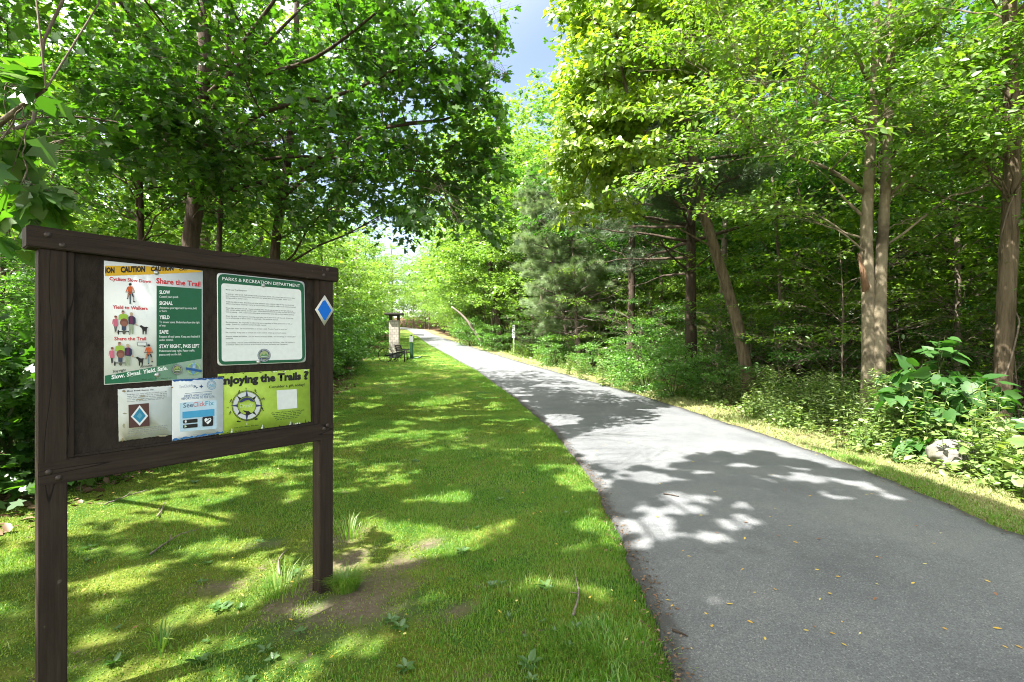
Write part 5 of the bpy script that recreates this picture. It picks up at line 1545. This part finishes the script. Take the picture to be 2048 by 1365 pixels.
for (x, y, key, s) in [(-7.2, 2.6, 'shr3', 1.2), (-6.6, .8, 'shr1', 1.2), (-6.3, 3.4, 'shr1', 1.1), (-9.5, 1.0, 'shr3', 1.2), (-8.0, 6.2, 'sap1', 1.1)]:
    put(key, (x, y, gz(x, y)), None, s, 'leafy plant beyond the left edge of the picture', 'bush', 'plants outside the left edge of the picture')
for (x, y, key, s) in [(8.4, 5.2, 'sap1', 1.1), (9.6, 6.6, 'sap3', 1.0), (10.6, 4.4, 'sap1', 1.2), (8.0, 3.2, 'sap2', 1.1), (12.4, 6.8, 'wood4', .8), (11.2, 8.4, 'sap3', 1.0), (13.5, 9.2, 'edge2', .8), (9.2, 1.6, 'sap1', 1.0), (14.5, 5.0, 'edge2', .9)]:
    put(key, (x, y, gz(x, y)), None, s, 'leafy plant beyond the right edge of the picture', 'sapling', 'plants outside the right edge of the picture')

# ---- the far trail: trees that close the view
far = [(-13, 66, 'edge1', 1.0), (-9.5, 58, 'edge2', 1.1), (-12, 74, 'edge3', 1.0), (-8, 70, 'edge1', 1.2), (-5, 62, 'edge3', 1.0), (-14.5, 86, 'edge3', 1.1), (-10, 84, 'edge1', 1.3), (-18, 102, 'edge3', 1.2), (-24, 118, 'edge1', 1.5), (-14, 112, 'edge3', 1.4), (-8, 100, 'edge3', 1.3),
       (-30, 122, 'edge3', 1.5), (-20, 130, 'edge3', 1.6), (-3, 88, 'edge3', 1.3), (-3.5, 50, 'edge2', 1.2), (-6.5, 52, 'edge2', .9), (-36, 128, 'edge3', 1.5), (-26, 105, 'edge1', 1.3), (-29, 96, 'edge3', 1.2)]
for x, y, key, s in far:
    if float(le(y)) - 3.2 < x < float(re_(y)) + 2.6: x = float(re_(y)) + 2.8
    put(key, (x, y, gz(x, y)), None, s, 'leafy tree closing the view where the trail bends away', 'tree', 'trees round the far bend of the trail')
k_ = 0
for _ in range(2000):
    y = rng.uniform(30, 62); s = rng.uniform(2.6, 7); x = float(re_(y)) + s
    if free(x, y, 3.4):
        placed.append((x, y)); k_ += 1
        put(['edge1', 'edge2', 'edge3'][rng.integers(3)], (x, y, gz(x, y)), None, rng.uniform(.75, 1.15), 'sunlit leafy tree lining the far right side of the trail', 'tree', 'trees along the far right of the trail')
    if k_ >= 14: break

for px, Y_, s in [(1040, 38, 1.22), (1085, 33, 1.0), (985, 45, 1.6), (1150, 38, 1.5), (940, 52, 1.6), (1000, 56, 1.75), (1190, 42, 1.6)]:
    b_ = bpos(px, Y_); put('edge3', b_, None, s, 'tall light green tree rising behind the white pines on the right', 'tree', 'tall trees behind the white pines')

# ---- a wooded rise far beyond, one mass
n = 60000
th = rng.uniform(-1.15, 1.15, n); R_ = rng.uniform(86, 150, n)
x = R_ * np.sin(th); y = R_ * np.cos(th)
okm = (np.abs(x - (le(y) + re_(y)) / 2) > 8) | (y > 125)
okm &= y > 30
H_ = (5 + 11 * fbm(x * .16, y * .16)) * np.where(np.abs(x + 10) < 40, 1, .9)
z = ground_z(x, y) + H_ * rng.random(n) ** .8
P = np.stack([x, y, z], 1)[okm]; n = len(P)
A = unit(rng.normal(size=(n, 3)) - up * .3); Nn = unit(up + rng.normal(size=(n, 3)) * .6)
tag(obj('far_woods', leaf_mesh('far_woods', P, A, Nn, rng.uniform(.5, 1.0, n), T_RHOMB), EDGEL), 'distant mass of leaves of the woods beyond the nearer trees', 'woods', kind='stuff')

# dead leaning pole and the bare branch pile
b0 = W(958, 668, 40); b1 = W(903, 614, 40)
mb = MB(); mb.tube(crook([b0 - up * .8 + np.array([.3, 0, 0]), (b0 + b1) / 2 + up * .25, b1], 12, .05), np.linspace(.13, .07, 12), 8)
tag(obj('leaning_pole', mb.mesh('leaning_pole'), B_DEAD, None, True), 'bare pale dead stem leaning over beside the far trail', 'dead tree')

# ------------------------------------------------------------------ far furniture on the lawn
M_BLACK = plain('black_iron', (.012, .013, .014), .5, .2)
M_GREENP = plain('dark_green_paint', (.010, .055, .022), .45)
M_STONE = None
Yk = 30.0
b_ = bpos(789, Yk)
root = empty('roofed_pillar', b_, .1); tag(root, 'narrow pale pillar of squared blocks under a dark flat cap, far down the lawn', 'pillar')
m, nt, out = new_mat('pale_blocks'); L = nt.links
tc = N(nt, 'ShaderNodeTexCoord'); sep = N(nt, 'ShaderNodeSeparateXYZ'); L.new(tc.outputs['Object'], sep.inputs[0])
ax = N(nt, 'ShaderNodeMath', operation='ADD'); L.new(sep.outputs[0], ax.inputs[0]); L.new(sep.outputs[1], ax.inputs[1])
cmb = N(nt, 'ShaderNodeCombineXYZ'); L.new(ax.outputs[0], cmb.inputs[0]); L.new(sep.outputs[2], cmb.inputs[1])
bt_ = N(nt, 'ShaderNodeTexBrick', offset=.5); bt_.inputs['Scale'].default_value = 1; bt_.inputs['Brick Width'].default_value = .24; bt_.inputs['Row Height'].default_value = .16; bt_.inputs['Mortar Size'].default_value = .012
bt_.inputs['Color1'].default_value = (.40, .37, .33, 1); bt_.inputs['Color2'].default_value = (.28, .25, .22, 1); bt_.inputs['Mortar'].default_value = (.2, .19, .17, 1)
L.new(cmb.outputs[0], bt_.inputs['Vector'])
bs = N(nt, 'ShaderNodeBsdfPrincipled'); bs.inputs['Roughness'].default_value = .9; L.new(bt_.outputs[0], bs.inputs['Base Color']); L.new(bs.outputs[0], out.inputs[0])
beam('shaft', (-.30, -.28, -.3), (.30, .28, 2.32), m, root, .02)
beam('belt', (-.32, -.30, .0), (.32, .30, .30), plain('dark_plinth', (.03, .035, .04), .7), root, .01)
for sx in (-.24, .24):
    for sy in (-.24, .24): beam('bracket', (sx - .05, sy - .05, 2.321), (sx + .05, sy + .05, 2.60), plain('dark_timber', (.035, .028, .022), .7), root, .006)
beam('lintel', (-.30, -.30, 2.601), (.30, .28, 2.66), plain('dark_timber', (.035, .028, .022), .7), root, .006)
beam('cap', (-.56, -.5, 2.661), (.54, .5, 2.77), plain('dark_slate', (.05, .045, .042), .8), root, .015)

b_ = bpos(823.5, 29.2)
root = empty('bicycle_repair_stand', b_, 0); tag(root, 'dark green metal bicycle repair stand with two arms beside the far pillar', 'repair stand')
beam('column', (-.09, -.09, -.05), (.09, .09, .98), M_GREENP, root, .03)
beam('tool_panel', (-.12, -.11, 1.0), (.12, .06, 1.36), plain('grey_panel', (.20, .22, .22), .5), root, .01)
mb = MB(); mb.tube([(0, 0, 1.36), (0, 0, 1.44), (.1, 0, 1.45), (.75, -.05, 1.43)], .028, 8); mb.tube([(0, 0, 1.40), (-.12, 0, 1.41)], .025, 8); obj('hanger_arm', mb.mesh('hanger_arm'), M_BLACK, root, True)
mb = MB(); mb.tube([(0, 0, .05), (.35, 0, .05), (.52, -.02, .10), (.62, -.02, .14)], .05, 8); mb.box((-.25, -.2, -.02), (.25, .2, .04)); obj('foot_plate', mb.mesh('foot_plate'), M_GREENP, root, False)

# slatted bench seen end-on
b_ = bpos(806, 28.6)
root = empty('park_bench', b_, 0); tag(root, 'dark metal and timber park bench seen from its end between pillar and green stand', 'bench')
mb = MB()
for i in range(4): mb.box((-.18 + .13 * i, -.6, .44), (-.08 + .13 * i, .9, .475))
obj('seat', mb.mesh('seat'), plain('weathered_slats', (.16, .13, .10), .8), root)
mb = MB()
for i in range(3): mb.box((-.30 - .035 * i, -.6, .54 + .13 * i), (-.265 - .035 * i, .9, .64 + .13 * i))
obj('backrest', mb.mesh('backrest'), plain('dark_slats', (.06, .045, .04), .8), root)
for yy in (-.5, .8):
    mb = MB(); mb.tube([(.36, yy, -.02), (.34, yy, .42), (.30, yy, .62), (-.22, yy, .62), (-.38, yy, .92)], .03, 6); mb.tube([(-.36, yy, -.02), (-.22, yy, .45), (-.40, yy, .95)], .03, 6); mb.tube([(-.22, yy, .42), (.34, yy, .42)], .025, 6)
    obj('leg', mb.mesh('leg'), M_BLACK, root, True)

# black iron wheeled implement in front of the pillar
b_ = bpos(786, 27.0)
root = empty('iron_implement', b_, 0); tag(root, 'old black iron implement with a thin spoked wheel and bent tines standing on the lawn', 'farm implement')
def ring_mesh(r, t, k=28):
    mb = MB(); a = np.linspace(0, 2 * math.pi, k + 1)
    mb.tube(np.stack([r * np.cos(a), 0 * a, r + r * np.sin(a)], 1), t, 6, False); return mb
wl = ring_mesh(.40, .022); w_o = obj('wheel', wl.mesh('wheel'), M_BLACK, root, True, (-.42, 0, 0))
mb = MB()
for k_ in range(10):
    a = k_ * .628; mb.tube([(0, 0, .40), (.40 * math.cos(a), 0, .40 + .40 * math.sin(a))], .009, 4)
mb.tube([(0, -.06, .36), (0, .06, .36)], .04, 8); obj('spokes', mb.mesh('spokes'), M_BLACK, w_o)
w2 = ring_mesh(.22, .018); obj('wheel', w2.mesh('wheel'), M_BLACK, root, True, (-.02, .25, 0))
mb = MB(); mb.tube([(-.42, .03, .36), (-.1, .03, .42), (.3, .03, .55), (.62, .03, .60)], .045, 6); mb.tube([(.02, .03, .12), (.3, .03, .30), (.62, .03, .52)], .028, 6); mb.tube([(.64, .03, .0), (.64, .03, .72)], .03, 6); obj('frame', mb.mesh('frame'), M_BLACK, root, True)
mb = MB()
for k_ in range(9):
    x = -.2 + k_ * .06; mb.tube([(x, .03, .42 + k_ * .012), (x + .05, -.1, .2), (x + .02, -.05, .02)], .008, 4)
obj('tines', mb.mesh('tines'), M_BLACK, root)

# narrow white sign by the far verge
b_ = bpos(1028, 34)
root = empty('trail_sign', b_, -1.0); tag(root, 'narrow white sign on a thin pole at the verge in front of the dark wood', 'sign')
beam('pole', (-.03, -.03, -.3), (.03, .03, 1.95), plain('white_post', (.7, .7, .7), .5), root, .006)
beam('panel', (-.19, -.05, 1.1), (.19, -.034, 2.0), plain('white_sheet', (.74, .75, .80), .5), root, .006)
mb = MB()
for i in range(6): mb.box((-.15, -.0535, 1.86 - i * .12), (.15 - .06 * (i % 3), -.0505, 1.90 - i * .12))
obj('lettering', mb.mesh('lettering'), ink((.12, .12, .3)), root)

# ------------------------------------------------------------------ small things on the ground
YEL = [plain('yellow_leaf', c, .6, var=.25, scale=40) for c in [(.55, .40, .06), (.48, .30, .04), (.5, .45, .14), (.22, .10, .05)]]
lm = []
for k_ in range(4):
    mb = MB(); pts = [(0, 0), (.25, .17), (.6, .2), (1, 0), (.62, -.2), (.25, -.17)]
    mb.add([((a - .5), b2, .02 + .10 * abs(b2) + .06 * a) for a, b2 in pts], [(0, 1, 2, 3), (0, 3, 4, 5)]); lm.append(mb.mesh('fallen_leaf')); lm[-1].materials.append(YEL[k_])
def path_z(x, y):
    t = (x - le(y)) / (re_(y) - le(y)); return float(g(y) + .03 * (1 - (2 * t - 1) ** 2) + .012 + (fbm(x * 1.1, y * 1.1) - .5) * .015)
spots = [(1198, 850 + 0)]
nl = 0
lf_px = [(1366, 1111), (1378, 1124), (1485, 1150), (1612, 1276), (1629, 1275), (1688, 1310), (1676, 1170), (1750, 1215), (1826, 1184), (1660, 1207), (1509, 1198), (1336, 1211), (1344, 1222), (1355, 1228), (1295, 1236), (1550, 1028), (1540, 1046), (1620, 1003), (1700, 1018), (1744, 996), (1402, 1040),
         (1832, 1060), (1882, 1075), (2010, 1320), (2038, 1320), (1975, 1181), (1995, 1277), (1890, 1280), (1665, 1290), (1460, 1220), (1550, 1195), (1640, 1216), (1530, 1294), (1500, 1260), (1424, 1265), (1412, 1242), (1310, 1200), (1365, 1308), (1383, 1311), (1720, 1290), (1760, 1130), (1850, 1145), (1580, 1065), (1638, 1092)]
for i, q_ in enumerate(lf_px + [None] * 50):
    if q_: x, y = unproj(*q_)
    else:
        y = 2.3 + 9 * rng.random() ** 1.6; x = rng.uniform(le(y) + .1, re_(y) - .1)
    o = bpy.data.objects.new('fallen_leaf', lm[rng.choice(4, p=[.4, .25, .15, .2])]); link(o)
    o.location = (x, y, path_z(x, y) + .003); s_ = rng.uniform(.018, .042); o.scale = (s_, s_, s_); o.rotation_euler = (rng.normal() * .1, rng.normal() * .1, rng.random() * 6.28)
    tag(o, 'small yellow or brown leaf fallen on the asphalt of the trail', 'leaf', 'fallen leaves on the trail')
for i in range(110):
    y = 1.9 + 5.5 * rng.random() ** 1.5; x = rng.uniform(max(-4.2, -1.0 * y), le(y) - .05)
    o = bpy.data.objects.new('fallen_leaf', lm[rng.choice(4, p=[.35, .2, .25, .2])]); link(o)
    o.location = (x, y, gz(x, y) + rng.uniform(.012, .035)); s_ = rng.uniform(.016, .034); o.scale = (s_, s_, s_); o.rotation_euler = (rng.normal() * .35, rng.normal() * .35, rng.random() * 6.28)
    tag(o, 'small dry leaf fallen on the moss and grass of the lawn', 'leaf', 'fallen leaves on the lawn')

# twigs
M_TWIG = bark_mat('twig_bark', (.10, .08, .065), (.28, .24, .2), 30, .2, .3)
for pts, lab in [([(300, 1113), (345, 1083), (398, 1062)], 'long thin dark twig lying on the moss behind the notice board posts'), ([(315, 1040), (322, 1028), (330, 1013)], 'short forked pale twig on the lawn below the bottom rail'),
                 ([(1147, 1240), (1153, 1215), (1157, 1170), (1150, 1150)], 'thin curved twig lying in the grass near the trail edge'), ([(210, 1015), (255, 995), (300, 985)], 'thin dark twig near the leaf litter left of the lawn'),
                 ([(560, 1155), (555, 1125), (575, 1105)], 'small curved twig on the grass between the two posts')]:
    P_ = np.array([[*unproj(*p), 0] for p in pts]); P_[:, 2] = [gz(a, b2) + .02 for a, b2, _ in P_]
    mb = MB(); Q = crook(P_, 12, .15); Q[:, 2] += rng.normal(size=12) * .004; mb.tube(Q, np.linspace(.008, .003, 12), 5)
    e = Q[5] + np.array([rng.normal() * .06, rng.normal() * .06, .03]); mb.tube([Q[5], e], [.004, .002], 4)
    tag(obj('twig', mb.mesh('twig'), M_TWIG, None, True), lab, 'twig')
for pts, lab in [([(1327, 997), (1342, 999), (1358, 1002)], 'dark thin twig on the asphalt near the left edge of the trail'), ([(1345, 1272), (1362, 1278), (1375, 1284)], 'dark crumbled twig on the asphalt near the grass corner')]:
    P_ = np.array([[*unproj(*p), 0] for p in pts]); P_[:, 2] = [path_z(a, b2) + .008 for a, b2, _ in P_]
    mb = MB(); mb.tube(crook(P_, 8, .1), np.linspace(.007, .004, 8), 5); tag(obj('twig', mb.mesh('twig'), B_DARK, None, True), lab, 'twig')

# broad leaved plantains and clover in the grass
def rosette(n_, size):
    a = np.arange(n_) * 2.4 + rng.random(n_) * .5
    A_ = np.stack([np.cos(a), np.sin(a), rng.uniform(.15, .7, n_)], 1); P_ = np.stack([np.cos(a) * .006, np.sin(a) * .006, 0 * a], 1)
    return P_, A_, unit(up + rng.normal(size=(n_, 3)) * .2), size * rng.uniform(.6, 1.2, n_)
PL = leaf_mat('plantain_leaf', [(.035, .095, .018), (.055, .13, .025), (.08, .16, .035)], .8, (1.3, 1.6, .5), .06, .4, .3)
pm = []
for k_ in range(4):
    P_, A_, N_, S_ = rosette(5 + k_, .045); me = leaf_mesh('plantain', P_, A_, N_, S_, T_OVATE); me.materials.append(PL); pm.append(me)
ppx = [(930, 1040), (955, 1060), (1070, 1010), (1110, 1000), (1130, 1030), (900, 1165), (985, 1180), (1005, 1175), (1090, 1180), (780, 1245), (800, 1260), (1050, 1290), (1060, 1345), (1150, 1260), (1110, 1270), (1140, 1300), (430, 1215), (440, 1222), (230, 1330), (600, 1275), (415, 1130), (1000, 1000), (870, 1010), (1120, 920), (1085, 1250)]
for q_ in ppx + [None] * 45:
    if q_: x, y = unproj(*q_)
    else: y = 2 + 6 * rng.random() ** 1.4; x = rng.uniform(max(-3.6, -1.0 * y), le(y) - .05)
    o = bpy.data.objects.new('plantain', pm[rng.integers(4)]); link(o); s_ = rng.uniform(.6, 1.25); o.scale = (s_,) * 3; o.rotation_euler = (rng.normal() * .1, rng.normal() * .1, rng.random() * 6); o.location = (x, y, gz(x, y) + .01)
    tag(o, 'small broad leaved plantain rosette growing in the grass of the lawn', 'weed', 'plantains in the lawn')


def tuft(name, px, py, n_, h, wid, lab, r):
    x0, y0 = unproj(px, py); a = rng.random(n_) * 6.28; rr = r * rng.random(n_) ** .6
    x = x0 + rr * np.cos(a); y = y0 + rr * np.sin(a); hh = h * rng.uniform(.5, 1.1, n_)
    ba = np.stack([x, y, ground_z(x, y)], -1); out_ = np.stack([np.cos(a), np.sin(a), 0 * a], 1) * (hh * rng.uniform(.2, 1.25, n_))[:, None]
    if r > .2:
        a2 = rng.random(n_) * 6.28; out_ = np.stack([np.cos(a2), np.sin(a2), 0 * a2], 1) * (hh * rng.uniform(.2, .9, n_))[:, None]
    sd_ = np.stack([-np.sin(a), np.cos(a), 0 * a], 1) * wid / 2; z_ = np.zeros((n_, 3)); z_[:, 2] = hh
    hh2 = None
    V = np.stack([ba - sd_, ba + sd_, ba + out_ * .35 + z_ * .7 + sd_, ba + out_ * .35 + z_ * .7 - sd_, ba + out_ + z_ * .85], 1)
    tag(obj(name, blade_mesh(name, [V]), M_GRASS), lab, 'grass tuft')


tuft('grass_tuft', 692, 1186, 700, .12, .003, 'dense dark green grass tuft at the foot of the right post', .075)
tuft('grass_tuft', 700, 1075, 90, .16, .004, 'sparse upright grass tuft just behind the right post', .12)
tuft('grass_tuft', 560, 1190, 120, .15, .004, 'loose grass tuft between the posts, left of the right post', .16)
tuft('grass_tuft', 320, 1300, 26, .13, .006, 'few coarse blades standing in the moss at lower left', .05)
tuft('grass_tuft', 1230, 1330, 1700, .075, .0035, 'thick lush grass clump in the corner beside the asphalt', .36)

# maple seedling under the board
base = bpos(160, 4.9)
gs = grow([(crook([(0, 0, -.1), (.02, 0, .15), (.0, 0, .34)], 6, .1), np.linspace(.007, .003, 6))], [((0, 0, .36), (.2, .18, .12))], 5, 3, 4, .13, .5, rc=.1, tmpl=T_MAPLE, minz=.05, slen=.12, nj=.35, droop=.3, limb=.004, sides=5)
plant('maple_seedling', 'small maple seedling with lobed leaves showing under the bottom rail of the notice board', 'seedling', base, gs, B_STEM, SHRUB)

# leaf litter under the trees
n = 26000
y = 4 + 22 * rng.random(n) ** 1.4; s = rng.uniform(1.1, 16, n); x = re_(y) + s
n2 = 9000; y2 = 3 + 14 * rng.random(n2); x2 = ll(y2) - rng.uniform(-.6, 5, n2)
x = np.concatenate([x, x2]); y = np.concatenate([y, y2]); n = len(x)
P = np.stack([x, y, ground_z(x, y) + rng.uniform(.0, .03, n)], 1); a = rng.random(n) * 6.28
A = np.stack([np.cos(a), np.sin(a), rng.normal(size=n) * .3], 1)
n3 = 1500; y3 = 1.8 + 12 * rng.random(n3) ** 1.6; x3 = le(y3) + rng.normal(size=n3) * .05 + .02; z3 = g(y3) + .02
n4 = 900; y4 = 3.0 + 12 * rng.random(n4) ** 1.4; x4 = re_(y4) + rng.normal(size=n4) * .06; z4 = g(y4) + .02
P = np.concatenate([P, np.stack([np.concatenate([x3, x4]), np.concatenate([y3, y4]), np.concatenate([z3, z4])], 1)]); a = np.concatenate([a, rng.random(n3 + n4) * 6.28])
A = np.stack([np.cos(a), np.sin(a), rng.normal(size=len(a)) * .3], 1); S_l = np.concatenate([rng.uniform(.05, .12, n), rng.uniform(.008, .026, n3 + n4)]); n = len(P)
LIT_M = leaf_mat('dead_leaf', [(.05, .028, .016), (.10, .058, .032), (.17, .10, .06), (.25, .17, .11)], .4, (1.1, 1, .8), .03, .5, .15)
tag(obj('leaf_litter', leaf_mesh('leaf_litter', P, A, unit(up + rng.normal(size=(n, 3)) * .35), S_l, T_OVATE), LIT_M), 'brown dead leaves covering the floor under the trees', 'leaf litter', kind='stuff')
# green ground cover at the wood's edge
n = 2600
y = 4.5 + 40 * rng.random(n) ** 1.6; s = verge_w(y) + rng.uniform(-.1, .5, n) * (1 + .02 * y); x = re_(y) + s
P = np.stack([x, y, ground_z(x, y) + rng.uniform(.02, .14, n)], 1); a = rng.random(n) * 6.28
A = np.stack([np.cos(a), np.sin(a), rng.normal(size=n) * .3], 1)
tag(obj('ground_cover', leaf_mesh('ground_cover', P, A, unit(up + rng.normal(size=(n, 3)) * .4), rng.uniform(.04, .1, n) * (1 + y * .02), T_OVATE), WEEDL), 'low creeping green leaves between the verge and the woods', 'ground cover', kind='stuff')

for k_, p_ in list(proto.items()):
    if 'unused' in p_.keys():
        for ch in list(p_.children): bpy.data.objects.remove(ch)
        bpy.data.objects.remove(p_)
